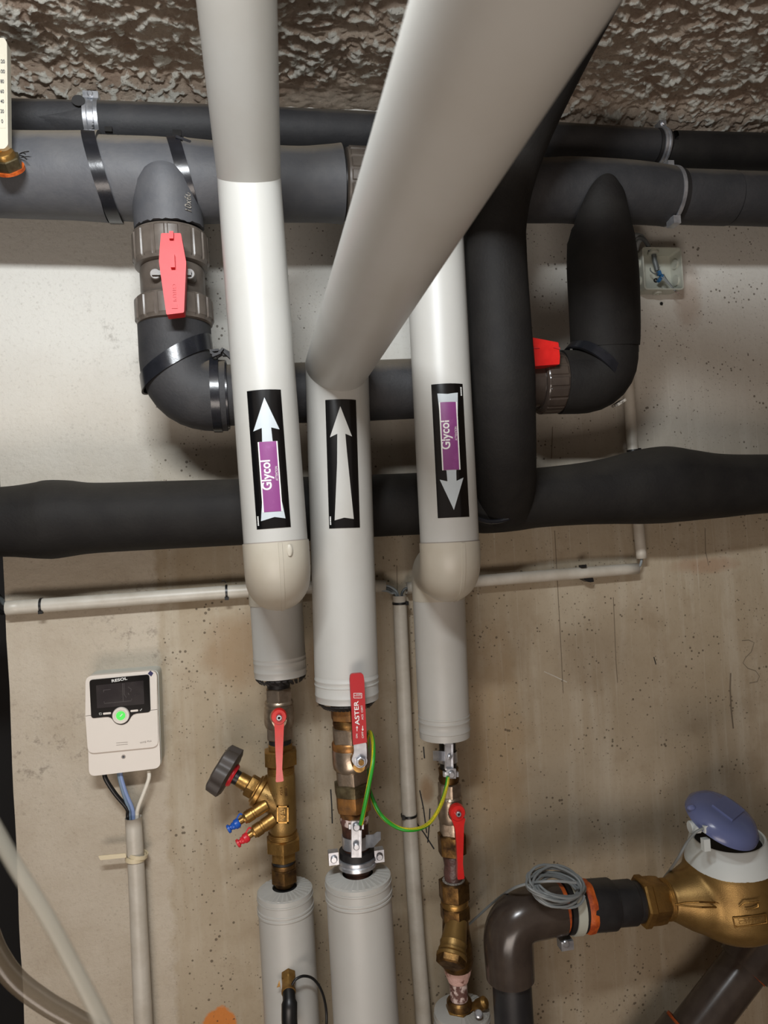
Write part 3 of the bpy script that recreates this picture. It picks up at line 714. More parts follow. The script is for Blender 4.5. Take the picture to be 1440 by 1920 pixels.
p = at(940, 962, YL-.047); prism([p+Vector((a, 0, b)) for a, b in ((-.012, 0), (.0, .008), (.014, .002), (.002, -.009))], Vector((0, .006, 0))).build('foam_patch', 'tape', low)

# ------------------------------------------------------------------ white jacketed pipes
def collar(col, rows, name, m, parent, n=64, **kw): return col.seg(rows, n=n).build(name, m, parent, **kw)
def petals(col, py, wpx, parent, n=26):
    g = G(); c = col.pt(py); r = rad(wpx, c)
    for i in range(n):
        a = 2*math.pi*i/n; u = Vector((math.cos(a), math.sin(a), 0)); v = Vector((-math.sin(a), math.cos(a), 0))
        p = c+u*(r*.97); q = c+u*(r*.80)+v*(r*.16)-Vector((0, 0, .006)); w_ = v*.0028
        g.add([p-w_, p+w_, q+w_*.6, q-w_*.6, p-w_-UP*.002, p+w_-UP*.002, q+w_*.6-UP*.002, q-w_*.6-UP*.002],
              [(0, 1, 2, 3), (7, 6, 5, 4), (0, 4, 5, 1), (1, 5, 6, 2), (2, 6, 7, 3), (3, 7, 4, 0)])
    o = g.build('foam_fringe', 'rubber', parent, kind='stuff'); return o
def sticker(parent, C, axis, R, wr, x0, hw, top, bot, white, purple, txt, mark, whitemat='stick_white'):
    """px shapes relative to the sticker centre; x across, y up"""
    k = depth(C-(C-CAM).normalized()*R)/F
    def mp(l): return cylmap(C, axis, R, x0, wr, l)
    s = patch([(-hw, bot), (hw, bot), (hw, top), (-hw, top)], mp(.0005), k, 'arrow_sticker', 'stick_black', parent, 4)
    patch(white, mp(.0010), k, 'arrow', whitemat, s)
    if purple:
        l, r, b, t, sh = purple    # left/right at middle, bottom, top, shear
        def q(x, y): return (x+sh*y, y)
        patch([q(l-2.3, b), q(r+2.3, b), q(r+2.3, t), q(l-2.3, t)], mp(.0013), k, 'white_border', 'print_white', s)
        patch([q(l, b+.2), q(r, b+.2), q(r, t-.2), q(l, t-.2)], mp(.0016), k, 'purple_field', 'stick_purple', s)
        for word, (cx, cy), hgt, ln, bd in txt:
            f = mp(.0020)
            write(word, hgt*1.38*k, (lambda f, cx, cy: lambda u, v: f(cx-v/k, cy*k+u))(f, cx, cy), 'lettering', 'print_white', s, fit=ln*k, bold=bd)
    mx, my, ml = mark
    for i in range(7):
        patch([(mx-1.1, my+i*ml/7), (mx+1.1, my+i*ml/7), (mx+1.1, my+(i+.7)*ml/7), (mx-1.1, my+(i+.7)*ml/7)], mp(.0012), k, 'tiny_print', 'print_white', s)
    return s

# --- left white pipe
yr = -.1; yf = -.30
RZ = Colm(521, 1180, 527, 1280, yr)                # lower riser axis
rr_ = rad(97, RZ.pt(1200))
lw = thing('jacketed_pipe', 'left white jacketed glycol pipe with upward purple arrow sticker, bending overhead at the top', 'pipe', at(500, 800, yf))
f0 = at(517, 1016, yf); f1 = at(467, 332, yf); fa = (f1-f0).normalized()
e1 = f0-fa*.046                                    # front elbow corner
e2 = RZ.pt(1100); e2 = Vector((RZ.pt(1085).x, yr, e1.z)); 
top_end = ad(444, -2, rad(1, Vector(CAM+_f))*0+.665)
dtop = (top_end-f1).normalized(); top2 = f1+dtop*1.25
Rf = rad(119, at(505, 900, yf))
tube([f0, f1], Rf, n=64, post=top2).build('jacket', 'jacket', lw)
tube([f1, top2], Rf*1.0, n=64, pre=f0).build('overhead_jacket', 'jacket', lw)
tube([f0+fa*.001, f0-fa*.001], Rf+.0002, n=64).build('joint_seam', 'print_grey', lw)
el = fillet([f0, e1, e2, RZ.pt(1132)], [0, .040, .036, 0], 10)
tube(el, Rf+.0014, n=64).build('elbow_cover', 'jacket_aged', lw, angle=60)
# raised seam down the outside of the elbow
def seam(pth, R, side, name, parent, m='jacket_aged', wd=.0032):
    g = G(); pts = []
    for i, p in enumerate(pth):
        d = (pth[min(i+1, len(pth)-1)]-pth[max(i-1, 0)]).normalized()
        o = (side-d*side.dot(d)).normalized(); s = d.cross(o); pts.append((p+o*R, o, s))
    v = []; 
    for p, o, s in pts: v += [p-s*wd-o*.001, p-s*wd*.9+o*.0009, p+s*wd*.9+o*.0009, p+s*wd-o*.001]
    f = [(4*i+k, 4*i+k+1, 4*i+k+5, 4*i+k+4) for i in range(len(pts)-1) for k in range(3)]
    return g.add(v, f).build(name, m, parent)
outer = [f0-fa*.002]+[p for p in el[1:12]]
def outseam(pth, c, R, name, parent, x=0):
    # outer side of the front elbow: away from the inner corner
    inner = (c-(e_in)).normalized()
    g = []
    return g
e_mid = (f0+e2)/2
def seam_outer(pth, innerpt, R, parent, dx):
    v = []; 
    for i, p in enumerate(pth):
        d = (pth[min(i+1, len(pth)-1)]-pth[max(i-1, 0)]).normalized()
        o = (p-innerpt); o = (o-d*o.dot(d)); o.x = 0; o = (o-d*o.dot(d)).normalized(); s = d.cross(o)
        if s.x < 0: s = -s
        o2 = (o*math.cos(dx)+s*math.sin(dx)); s2 = (s*math.cos(dx)-o*math.sin(dx)); q = p+o2*R
        v += [q-s2*.0026-o2*.0006, q-s2*.0022+o2*.0008, q+s2*.0022+o2*.0008, q+s2*.0026-o2*.0006]
    f = [(4*i+k, 4*i+k+1, 4*i+k+5, 4*i+k+4) for i in range(len(pth)-1) for k in range(3)]
    return G().add(v, f).build('elbow_seam', 'jacket_aged', parent)
seam_outer([f0-fa*.001]+el[1:12], Vector((f0.x, f0.y+.2, f0.z)), Rf+.0014, lw, .10)
p = f0-fa*.010+FR*(Rf*.985)+RT*.014
ball(p, .0065, sq=(.55, .25, 1.1)).build('seam_wrinkle', 'jacket_aged', lw)
collar(RZ, [(1120, 97), (1228, 97), (1229, 98.5), (1231, 98.5), (1232, 97.5), (1236, 97.5), (1237, 98.8), (1239, 98.8), (1240, 97.5), (1252, 97.3), (1253, 98.6), (1255, 98.6), (1256, 97.2), (1266, 96.5), (1267, 90)], 'jacket', 'jacket', lw, label='lower jacket with grooved end')
petals(RZ, 1268, 96, lw)
C = (f0+f1)*.5; k0 = (867-1016)/(332-1016)
C = f0+(f1-f0)*k0; wr = Rf/(depth(C-(C-CAM).normalized()*Rf)/F)*1.0
wr = 61.5
white = [(-22, -116), (3+0, -110), (22, -114), (15, -60), (9, 34), (8.2, 58), (23, 54), (0, 115), (-24, 53), (-8.5, 58), (-9.5, 34), (-15, -60)]
white = [(x+0, y) for x, y in white]
sticker(lw, C, fa, Rf, wr, -1.5, 31, 130, -131, white, (-15.2, 15.2, -100, 32, 0), [('Glycol', (-1.2, -31), 17, 56, .00025), ('ATTENTION', (11.6, -29), 4.2, 27, 0)], (-27, -124, 18))

# --- centre white pipe
yc = -.20
cw = thing('jacketed_pipe', 'thick centre white jacketed pipe with plain arrow sticker, sweeping overhead towards the viewer', 'pipe', at(640, 1000, yc))
CZ = Colm(632, 700, 651, 1310, yc)
c1 = CZ.pt(688); Rc = rad(119, CZ.pt(1150))
far = ad(952, 2, Rc*2*F/352)
dfar = (far-c1).normalized(); c2 = c1+dfar*1.45
tube([CZ.pt(1262), CZ.pt(900), c1], Rc, n=72, post=c2).build('jacket', 'jacket', cw)
tube([c1, c1+dfar*.3, c1+dfar*.7, c2], Rc*1.0, n=96, pre=CZ.pt(900)).build('overhead_jacket', 'jacket', cw)
collar(CZ, [(1258, 118.8), (1268, 119), (1269, 120.5), (1271, 120.5), (1272, 119), (1277, 119), (1278, 120.8), (1280, 120.8), (1281, 119), (1296, 118.6), (1297, 120), (1299, 120), (1300, 118.6), (1310, 117.6), (1311, 110)], 'end_collar', 'jacket', cw)
petals(CZ, 1312, 112, cw, 40)
C = CZ.pt(875); ca = (c1-CZ.pt(1262)).normalized()
white = [(-17.5, -106), (0, -101.5), (17, -104.5), (8.5, 20), (6.5, 56), (18.5, 51), (-1, 108), (-21.5, 50), (-8, 56), (-10, 0)]
sticker(cw, C, ca, Rc, 61, 5, 28.2, 121, -121, white, None, [], (-25, -114, 16), 'jacket')

# --- right white pipe
yq = -.245
QZ = Colm(824, 1150, 834, 1380, yr-.005)
rw = thing('jacketed_pipe', 'right white jacketed glycol pipe with downward purple arrow sticker and double elbow below', 'pipe', at(835, 900, yq))
q0 = at(843, 1016, yq); q1 = at(812, 400, yq); qa = (q1-q0).normalized(); Rq = rad(110, at(838, 900, yq))
q1 = q0+qa*((at(812, 375, yq)-q0).length)
qend = q1+Vector((.05, -1, .05)).normalized()*1.1
tube([q0, q1], Rq, n=64, post=qend).build('jacket', 'jacket', rw)
tube([q1, qend], Rq, n=64, pre=q0).build('overhead_jacket', 'jacket', rw)
tube([q0+qa*.001, q0-qa*.001], Rq+.0002, n=64).build('joint_seam', 'print_grey', rw)
g1 = q0-qa*.042; g2 = Vector((QZ.pt(1085).x, yr-.005, g1.z-.002))
el = fillet([q0, g1, g2, QZ.pt(1124)], [0, .038, .036, 0], 10)
tube(el, Rq+.0012, n=64).build('elbow_cover', 'jacket_aged', rw, angle=60)
seam_outer([q0-qa*.001]+el[1:12], Vector((q0.x, q0.y+.2, q0.z)), Rq+.0014, rw, .18)
collar(QZ, [(1118, 97.5), (1360, 96), (1361, 97.5), (1363, 97.5), (1364, 96), (1367, 96), (1368, 97.5), (1370, 97.5), (1371, 96), (1350+26, 95.6), (1377, 96.8), (1378, 95.4), (1386, 94.5), (1387, 84)][:2]+[(1353, 96), (1354, 97.6), (1356, 97.6), (1357, 96), (1360, 96), (1361, 97.6), (1363, 97.6), (1364, 96), (1374, 95.6), (1375, 97), (1377, 97), (1378, 95.2), (1386, 94.2), (1387, 84)], 'jacket', 'jacket', rw, label='lower jacket with grooved end') if False else \
collar(QZ, [(1118, 97.5), (1338, 96), (1339, 97.6), (1341, 97.6), (1342, 96), (1346, 96), (1347, 97.6), (1349, 97.6), (1350, 96), (1364, 95.6), (1365, 97), (1367, 97), (1368, 95.2), (1380, 94.2), (1381, 84)], 'jacket', 'jacket', rw, label='lower jacket with grooved end')
C = q0+(q1-q0)*((852-1016)/(375-1016))
white = [(-18, 108), (0, 106), (18.5, 108.5), (15, 40), (8.5, -42), (8.2, -58), (21, -52), (1, -112), (-21.5, -54), (-8, -58), (-8.5, -42), (-14, 40)]
sticker(rw, C, qa, Rq, 56, 9.5, 28.6, 126, -126, white, (-13.8, 13.8, -37, 91, 0), [('Glycol', (-2.6, 29), 16, 54, .00025), ('ATTENTION', (11, 31), 4.0, 26, 0)], (24.5, 103, 17))

# --- lower cylinders
def lower_jacket(col, py, wd, hole, label, slit=False, bot=None, tilt=0):
    c = col.pt(py); t = thing('jacketed_pipe', label, 'pipe', c)
    d = -col.D if col.D.z > 0 else col.D; r = rad(wd, c); k = depth(c)/F; L = (c.z-.02)/-d.z
    hr_ = rad(hole, c)
    revolve(c, d, [(-.003, hr_), (-.0025, hr_+.001), (0, r*.94), (.0015, r), (9*k*1.1, r), (10*k, r+.0007), (13*k, r+.0007), (14*k, r), (27*k, r), (28*k, r+.001), (31*k, r+.001), (32*k, r), (34*k, r), (35*k, r+.001), (38*k, r+.001), (39*k, r-.0004), (L, r-.0004)], n=72, cap0=False).build('jacket', 'jacket', t, angle=25)
    g = G(); n = 30
    for i in range(n):     # folded flaps of the end cover
        a0 = 2*math.pi*i/n; a1 = a0+2*math.pi/n*.93; z0 = UP*(-.0004); z1 = UP*(.0003+.0003*(i % 2))
        v = [c+Vector((math.cos(a)*q, math.sin(a)*q, 0))+z for a, q, z in ((a0, hr_, UP*.0030), (a1, hr_, UP*.0026), (a1, r*.955, z0), (a0, r*.955, z1))]
        g.add(v+[p-UP*.003 for p in v], [(0, 1, 2, 3), (7, 6, 5, 4), (0, 4, 5, 1), (1, 5, 6, 2), (2, 6, 7, 3), (3, 7, 4, 0)])
    g.build('folded_end_cover', 'jacket', t, angle=10)
    revolve(c, d, [(-.001, hr_*.99), (.03, hr_*.99)], n=32).build('pipe_opening', 'hole', t)
    return t
LZ = Colm(534, 1666, 548, 1920, yr)
ll = lower_jacket(LZ, 1666, 103, 46, 'lower left white jacketed pipe with black sensor plug on its front')
MZ = Colm(671, 1640, 686, 1905, yc)
lower_jacket(MZ, 1640, 123, 58, 'lower centre white jacketed pipe below the steel ring clamp')
NZ = Colm(866, 1893, 868, 1990, yr-.005)
lower_jacket(NZ, 1893, 104, 46, 'lower right white jacketed pipe, only its top showing at the bottom edge')

# ------------------------------------------------------------------ left fittings
S = Colm(522, 1280, 533, 1655, yr)
def lever(name_parent, outline, y, th, hub, hubr, m, nutr, ytop, bev=.0018, label=None):
    h = slab(rnd(outline, 3, 4), y, th).build('lever', m, name_parent, bevel=bev, label=label)
    c = at(hub[0], hub[1], y); k = depth(c)/F
    revolve(c+Vector((0, th+.004, 0)), FR, [(0, hubr*k*.9), (.003, hubr*k), (th+.003, hubr*k), (th+.006, hubr*k*.88)], n=28).build('lever_hub', m, h)
    annulus(c-Vector((0, .002, 0)), FR, nutr*k*.5, nutr*k, .005, n=20, bev=.0008).build('spindle_nut', 'steel', h)
    revolve(c-Vector((0, .002, 0)), FR, [(0, nutr*k*.5), (.003, nutr*k*.5)], n=16).build('spindle', 'hole', h)
    return h
bl = thing('ball_valve', 'small nickel ball valve with narrow red lever, under the left white pipe', 'valve', S.pt(1340))
S.seg([(1268, 44), (1280, 44), (1292, 42)], n=28).build('pipe_stub', 'rubber', bl)
S.hexn(1289, 1316, 49).build('hex_end', 'nickel', bl, angle=25)
S.seg([(1313, 50), (1316, 54), (1319, 54), (1320, 52), (1323, 52), (1324, 55), (1345, 57), (1356, 56), (1361, 52), (1363, 50)]).build('valve_body', 'nickel', bl)
S.hexn(1361, 1385, 51).build('hex_end', 'nickel', bl, angle=25)
cc = at(523, 1344, yr-.028); revolve(cc, FR, [(0, .013), (.012, .0115), (.022, .010)], n=24).build('stem_boss', 'nickel', bl)
lever(bl, [(513, 1350), (533, 1350), (532, 1368), (530, 1420), (529, 1440), (532, 1465), (517, 1467), (518, 1440), (516, 1400), (515, 1366)], yr-.060, .006, (523, 1344), 15, 'red_paint', 5.5, 0)
bb = thing('balancing_valve', 'large brass balancing valve with dark handwheel and blue and red test points', 'valve', S.pt(1500))
S.seg([(1383, 42), (1394, 42)], n=28).build('thread_seal', 'rubber', bb)
S.hexn(1393, 1412, 47).build('hex_adapter', 'brass', bb, angle=25)
S.hexn(1404, 1433, 63).build('union_nut', 'brass', bb, angle=25)
pr = []
for i in range(7): pr += [(1432+i*2.8, 51), (1433.4+i*2.8, 48.5)]
S.seg(pr+[(1452, 49)]).build('thread', 'brass', bb)
S.seg([(1449, 49), (1452, 52), (1500, 53.5), (1545, 53), (1556, 50), (1560, 47)]).build('valve_body', 'brass_cast', bb)
pr = []
for i in range(4): pr += [(1559+i*3, 54), (1560.5+i*3, 51)]
S.seg(pr+[(1571, 50)]).build('thread', 'brass', bb)
S.hexn(1569, 1593, 64).build('union_nut', 'brass', bb, angle=25)
S.hexn(1590, 1613, 46).build('hex_adapter', 'brass', bb, angle=25)
S.seg([(1612, 42), (1618, 42)], n=28).build('thread_seal', 'rubber', bb)
S.seg([(1617, 45), (1624, 46), (1626, 43)], n=32).build('ring', 'brass_dark', bb)
S.hexn(1625, 1652, 49).build('compression_nut', 'brass_dark', bb, angle=25)
S.seg([(1648, 44), (1660, 34)], n=32).build('pipe_stub', 'brass_dark', bb)
# inclined bonnet
b0 = at(530, 1508, yr); b1 = at(430, 1450, yr+.018); bd = (b1-b0); BL = bd.length; kb = depth(b1)/F
def bon(rows, **kw): return revolve(b0, bd, [(BL*a, b*kb)+tuple(c) for a, b, *c in rows], **kw)
bon([(0, 26), (.2, 27), (.40, 26)]).build('bonnet_branch', 'brass_cast', bb)
bon([(.38, 27), (.40, 31), (.46, 31), (.48, 28)]).build('bonnet_collar', 'brass', bb)
bon([(.47, 26), (.50, 26), (.51, 25)]).build('bonnet_ring', 'brass', bb)
bon([(.50, 19, 1), (.52, 20, 1), (.63, 20, 1), (.65, 18, 1)]).build('bonnet_hex', 'brass', bb, angle=25)
bon([(.64, 14.5), (.82, 14)]).build('bonnet_neck', 'brass', bb)
bon([(.80, 12.5), (.88, 13.5), (.96, 13.5)]).build('spindle_sleeve', 'black_plastic', bb)
def lobe(th, s, r): return r*(1-.12*(.5-.5*math.cos(7*th))**2)
bon([(.90, 19), (.93, 22), (.98, 22)], n=40).build('wheel_ring', 'red_cap', bb)
bon([(.955, 20), (.96, 40), (.99, 48), (1.19, 46), (1.22, 40), (1.23, 20)], n=84, rf=lobe).build('handwheel', 'wheel', bb, angle=30)
for (x0, y0, x1, y1, mm, w0) in ((500, 1508, 457, 1536, 'blue_cap', 11.5), (514, 1534, 474, 1562, 'red_cap', 12.5)):
    a = at(x0, y0, yr-.012); b = at(x1, y1, yr-.018); k = depth(b)/F
    between(a, b, [(0, w0*k), (.5, w0*k), (.52, w0*k*.93), (.6, w0*k*.93), (.62, w0*k), (.9, w0*k), (.92, w0*k*.9), (1, w0*k*.82)], n=28).build('test_point', 'brass', bb)
    dd = (b-a).normalized(); e = b+dd*(10*k)
    between(b, e, [(0, 6*k), (1, 6*k)], n=16).build('test_nipple', 'brass', bb)
    cp = G(); revolve(e-dd*.001, dd, [(0, 7*k), (3*k, 9*k), (9*k, 9*k), (11*k, 7*k), (15*k, 6.5*k), (16*k, 5*k), (19*k, 5*k), (20*k, 8*k), (24*k, 8*k), (25*k, 6*k)], n=20, g=cp)
    cp.build('test_cap', mm, bb)
    q = [b+dd*(2*k)+UP*(9*k), b+dd*(7*k)+UP*(14*k), e+dd*(2*k)+UP*(11*k), e+dd*(6*k)+UP*(6*k)]
    tube(smooth_path(q, 5), .0011, n=8).build('cap_strap', mm, bb)
# cast marks
k = depth(S.pt(1525))/F; yfb = yr-rad(53, S.pt(1525))
for a, b, c_, d_ in ((519, 1511, 541, 1514), (519, 1541, 541, 1544), (519, 1511, 522, 1544), (538, 1511, 541, 1544)):
    slab([(a, b), (c_, b), (c_, d_), (a, d_)], yfb-.0012, .006).build('emblem_frame', 'brass', bb, bevel=.0004)
pxwrite('TA', 530, 1527, yfb, 10, -90, 'cast_emblem', 'brass', bb, fitpx=19, bold=.0, lift=.0010)
pxwrite('PN20', 536, 1484, yfb, 5, -90, 'cast_marking', 'brass_dark', bb, fitpx=18)
pxwrite('150', 527, 1484, yfb, 5, -90, 'cast_marking', 'brass_dark', bb, fitpx=13)
pxwrite('DN 32', 503, 1497, yfb+.003, 5, -60, 'cast_marking', 'brass_dark', bb, fitpx=17, lift=.008)
pxwrite('1 1/4', 512, 1492, yfb+.003, 5, -60, 'cast_marking', 'brass_dark', bb, fitpx=14, lift=.008)

# ------------------------------------------------------------------ centre fittings
T = Colm(651, 1315, 672, 1650, yc)
bc = thing('ball_valve', 'nickel-brass ball valve with long dark red lever standing upright, under the centre pipe', 'valve', T.pt(1420))
T.seg([(1308, 50), (1322, 50)], n=28).build('pipe_stub', 'rubber', bc)
T.hexn(1319, 1347, 66).build('hex_nut', 'brass_orange', bc, angle=25)
T.seg([(1345, 56), (1348, 58), (1354, 60), (1358, 58), (1363, 56)]).build('threaded_nipple', 'brass_dark', bc)
T.hexn(1361, 1391, 64).build('hex_end', 'nickel', bc, angle=25)
T.seg([(1388, 64), (1391, 68), (1401, 68), (1403, 66)]).build('gold_ring', 'brass_orange', bc)
T.seg([(1402, 67), (1405, 69), (1430, 69), (1438, 66), (1443, 58)]).build('valve_body', 'nickel', bc)
T.hexn(1440, 1469, 60).build('hex_end', 'nickel', bc, angle=25)
cc = at(672, 1425, yc-.030); revolve(cc, Vector((-.1, -1, 0)), [(-.01, .011), (.010, .0095), (.012, .0075), (.026, .0075)], n=24).build('stem_boss', 'brass', bc)
yl = yc-.062
hs = slab(rnd([(656, 1275), (657, 1264), (681, 1262), (683, 1275), (688, 1392), (662, 1397), (659, 1330)], [0, 12, 12, 0, 1.5, 1.5, 0], 7), yl, .006).build('lever', 'red_sleeve', bc, bevel=.002, label='dark red sleeved lever')
slab(rnd([(663, 1394), (687, 1392), (688, 1420), (685, 1435), (666, 1437), (659, 1426), (664, 1410)], 4), yl+.0015, .003).build('lever_neck', 'steel', hs, bevel=.0005)
c = at(676, 1427, yl+.002); k = depth(c)/F
revolve(c+Vector((0, .005, 0)), FR, [(0, 12.5*k), (.006, 12.5*k)], n=24).build('washer', 'steel', hs)
revolve(c, FR, [(0, 9.5*k, 1), (.005, 9.5*k, 1), (.0055, 8*k, 1)], n=36).build('spindle_nut', 'steel', hs, angle=25)
revolve(c-Vector((0, .005, 0)), FR, [(0, 5.6*k), (.003, 5.2*k)], n=20).build('spindle', 'brass', hs)
pxwrite('ASTER', 669, 1337, yl, 8.6, 90, 'lettering', 'print_white', hs, fitpx=45, bold=.00008)
pxwrite('ACS  CERT', 679, 1336, yl, 3.6, 90, 'lettering', 'print_white', hs, fitpx=27)
pxwrite('ON', 669, 1380, yl, 3.6, 90, 'lettering', 'print_white', hs, fitpx=8)
pxwrite('OFF', 680, 1378, yl, 3.6, 90, 'lettering', 'print_white', hs, fitpx=12)
for x_, y_, s in ((669.5, 1367, -1), (680, 1365, 1)):
    slab([(x_-.5, y_-4), (x_+.5, y_-4), (x_+.5, y_+4), (x_-.5, y_+4)], yl-.0006, .0005).build('printed_arrow', 'print_white', hs)
    slab([(x_-2, y_+s*2), (x_+2, y_+s*2), (x_, y_+s*6)], yl-.0006, .0005).build('printed_arrow', 'print_white', hs)
for a, b, c_, d_ in ((663, 1299.5, 678.5, 1300.2), (663, 1308.5, 678.5, 1309.2), (663, 1299.5, 663.7, 1309.2), (678, 1299.5, 678.7, 1309.2), (663, 1304.6, 678.5, 1305.1)):
    slab([(a, b), (c_, b), (c_, d_), (a, d_)], yl-.0006, .0005).build('printed_frame', 'print_white', hs)
pxwrite('1 PN40', 671, 1302.4, yl, 2.4, 0, 'lettering', 'print_white', hs, fitpx=12)
un = thing('union_fitting', 'stained brass union fitting between the upright-lever valve and the steel ring clamp', 'fitting', T.pt(1500))
T.hexn(1465, 1488, 70).build('union_nut', 'nickel_green', un, angle=25)
T.hexn(1484, 1518, 66).build('hex_body', 'brass_orange', un, angle=25)
T.seg([(1514, 60), (1522, 54), (1536, 50), (1540, 46)]).build('tapered_end', 'brass_orange', un)
T.seg([(1534, 47), (1540, 52), (1548, 50), (1560, 49), (1600, 49), (1645, 49)], n=36).build('copper_pipe', 'copper_old', un)
T.seg([(1528, 52), (1533, 55), (1540, 54), (1544, 50)], n=36).build('solder_crust', 'copper_crust', un)
# steel ring clamp
c = T.pt(1616); r = rad(60, c)
rc = thing('pipe_clamp', 'steel ring clamp with rubber lining above the lower centre white pipe', 'pipe clamp', c)
revolve(c+UP*.018, -UP, [(0, r-.006), (.001, r+.002), (.010, r+.002), (.011, r-.006)], n=48).build('rubber_lining', 'rubber', rc)
revolve(c+UP*.008, -UP, [(0, r), (.001, r+.004), (.005, r+.004), (.0065, r+.0025), (.008, r+.004), (.012, r+.004), (.013, r)], n=48).build('steel_band', 'steel', rc)
revolve(c-UP*.004, -UP, [(0, r-.004), (.008, r-.005)], n=40).build('rubber_lining', 'rubber', rc)
for px_, py_ in ((625, 1607), (710, 1602)):
    q = at(px_, py_, yc-.004); box(q, .013, .012, .016).build('clamp_ear', 'steel', rc, bevel=.002)
    screw_head(q+Vector((0, -.006, 0)), .0046, FR, 'screw', rc)
tube([Vector((c.x, c.y+r, c.z)), Vector((c.x, .002, c.z))], .005, n=12).build('threaded_rod', 'steel', rc)
def earth_clamp(pts, y, plate, label, strap, ppos):
    t = thing('earth_clamp', label, 'earth clamp', at(pts[0][0], pts[0][1], y))
    slab(pts, y, .004).build('clamp_bar', 'steel', t, bevel=.0008)
    x0 = min(p[0] for p in pts); x1 = max(p[0] for p in pts); y0 = min(p[1] for p in pts); y1 = max(p[1] for p in pts)
    for xx in (x0+.8, x1-2.3): slab([(xx, y0+1), (xx+1.5, y0+1), (xx+1.5, y1-1), (xx, y1-1)], y-.003, .006).build('bar_flange', 'steel', t)
    px_, py_ = plate
    slab([(px_-9, py_-10), (px_+9, py_-10), (px_+9, py_+8), (px_-9, py_+8)], y-.005, .004).build('wire_plate', 'steel', t, bevel=.0008)
    for sx in (-12, 12): slab([(px_+sx-2, py_-4), (px_+sx+2, py_-4), (px_+sx+2, py_+5), (px_+sx-2, py_+5)], y-.002, .006).build('plate_tab', 'steel', t, bevel=.0005)
    screw_head(at(px_, py_, y-.006), .0048, FR, 'screw', t)
    strap(t); return t
def strapc(t):
    c = T.pt(1575); r = rad(49, c)+.0012
    annulus(c+UP*.008, -UP, r-.001, r, .016, n=40).build('strap', 'steel', t)
    v0 = [at(686, 1566, yc-.03), at(700, 1565, yc-.045), at(707, 1560, yc-.05), at(714, 1560, yc-.052)]; v1 = [at(686, 1590, yc-.03), at(700, 1589, yc-.045), at(714, 1574, yc-.05), at(714, 1570, yc-.052)]
    g = G(); n = 4; g.add(v0+v1+[p+Vector((0, .001, 0)) for p in v0+v1], [(i, i+1, n+i+1, n+i) for i in range(3)]+[(2*n+i, 3*n+i, 3*n+i+1, 2*n+i+1) for i in range(3)]+[(0, 2*n, 2*n+1, 1), (n, n+1, 3*n+1, 3*n), (3, 2*n+3, 3*n+3, n+3)])
    g.build('strap_tail', 'steel', t)
    screw_head(at(668, 1587, yc-.040), .0042, FR, 'screw', t)
earth_clamp([(659, 1548), (678, 1548), (678, 1608), (659, 1608)], yc-.036, (668, 1550), 'zinc-plated earth clamp with upright bar above the steel ring clamp', strapc, 0)
# ------------------------------------------------------------------ right fittings
W = Colm(838, 1380, 862, 1900, yr-.005); yw = yr-.005
br_ = thing('ball_valve', 'brownish nickel ball valve with bright red lever, under the right white pipe', 'valve', W.pt(1520))
W.seg([(1378, 31), (1440, 31), (1468, 32)], n=28).build('pipe_stub', 'rubber', br_)
W.seg([(1440, 38), (1452, 36), (1460, 40), (1468, 34)], n=28).build('corroded_joint', 'brass_dark', br_)
W.hexn(1466, 1494, 42).build('hex_end', 'nickel', br_, angle=25)
W.seg([(1491, 42), (1495, 47), (1500, 45), (1505, 46), (1524, 48), (1532, 47), (1540, 42)]).build('valve_body', 'nickel', br_)
W.hexn(1537, 1564, 43).build('hex_end', 'nickel', br_, angle=25)
cc = at(856, 1524, yw-.022); revolve(cc, FR, [(0, .013), (.010, .0115), (.020, .010)], n=24).build('stem_boss', 'nickel', br_)
lever(br_, [(846, 1534), (873, 1534), (870, 1548), (869, 1590), (868, 1620), (871, 1648), (858, 1650), (858, 1620), (856, 1580), (854, 1556)], yw-.055, .006, (858, 1524), 15.5, 'red_paint', 5, 0)
rp = thing('copper_connector', 'rusty wavy pipe piece with dark brass nuts, below the bright red lever', 'fitting', W.pt(1620))
W.hexn(1561, 1600, 52).build('compression_nut', 'brass_dark', rp, angle=25)
W.seg([(1596, 36), (1604, 38), (1612, 35), (1622, 32), (1632, 36), (1642, 35), (1652, 33)], n=32).build('wrapped_pipe', 'rust_pipe', rp)
W.seg([(1648.5, 30), (1649, 42), (1652, 43)], n=36).build('limescale_top', 'scale_grey', rp)
W.hexn(1650, 1685, 56).build('hex_nut', 'brass_dark', rp, angle=25)
W.seg([(1683, 46), (1686, 51), (1691, 52), (1696, 51), (1698, 46)]).build('brass_ring', 'brass', rp)
st = thing('strainer', 'brass Y-strainer with hexagonal cap, above the pink crusted pipe', 'strainer', W.pt(1760))
W.hexn(1696, 1722, 54).build('hex_end', 'brass_dark', st, angle=25)
W.seg([(1718, 46), (1722, 48), (1750, 52), (1775, 58), (1800, 60), (1812, 54), (1818, 44)]).build('strainer_body', 'brass_dark', st)
s0 = at(857, 1722, yw-.004); s1 = at(845, 1806, yw-.045); k = depth(s1)/F
between(s0, s1, [(0, 20*k), (.3, 22.5*k), (.55, 25*k), (.56, 26*k), (.60, 26*k), (.62, 25*k), (.72, 25.5*k), (.73, 27*k), (.78, 27*k), (.79, 26*k), (.83, 29*k), (.90, 29*k)], n=40).build('strainer_branch', 'brass_cast', st)
between(s0+(s1-s0)*.9, s1+(s1-s0)*.06, [(0, 27*k, 1), (.8, 26*k, 1), (1, 22*k, 1)], n=48).build('hex_cap', 'brass_dark', st, angle=25)
cp = thing('crusted_pipe', 'copper pipe crusted with pink and white scale at the bottom edge', 'pipe', W.pt(1850))
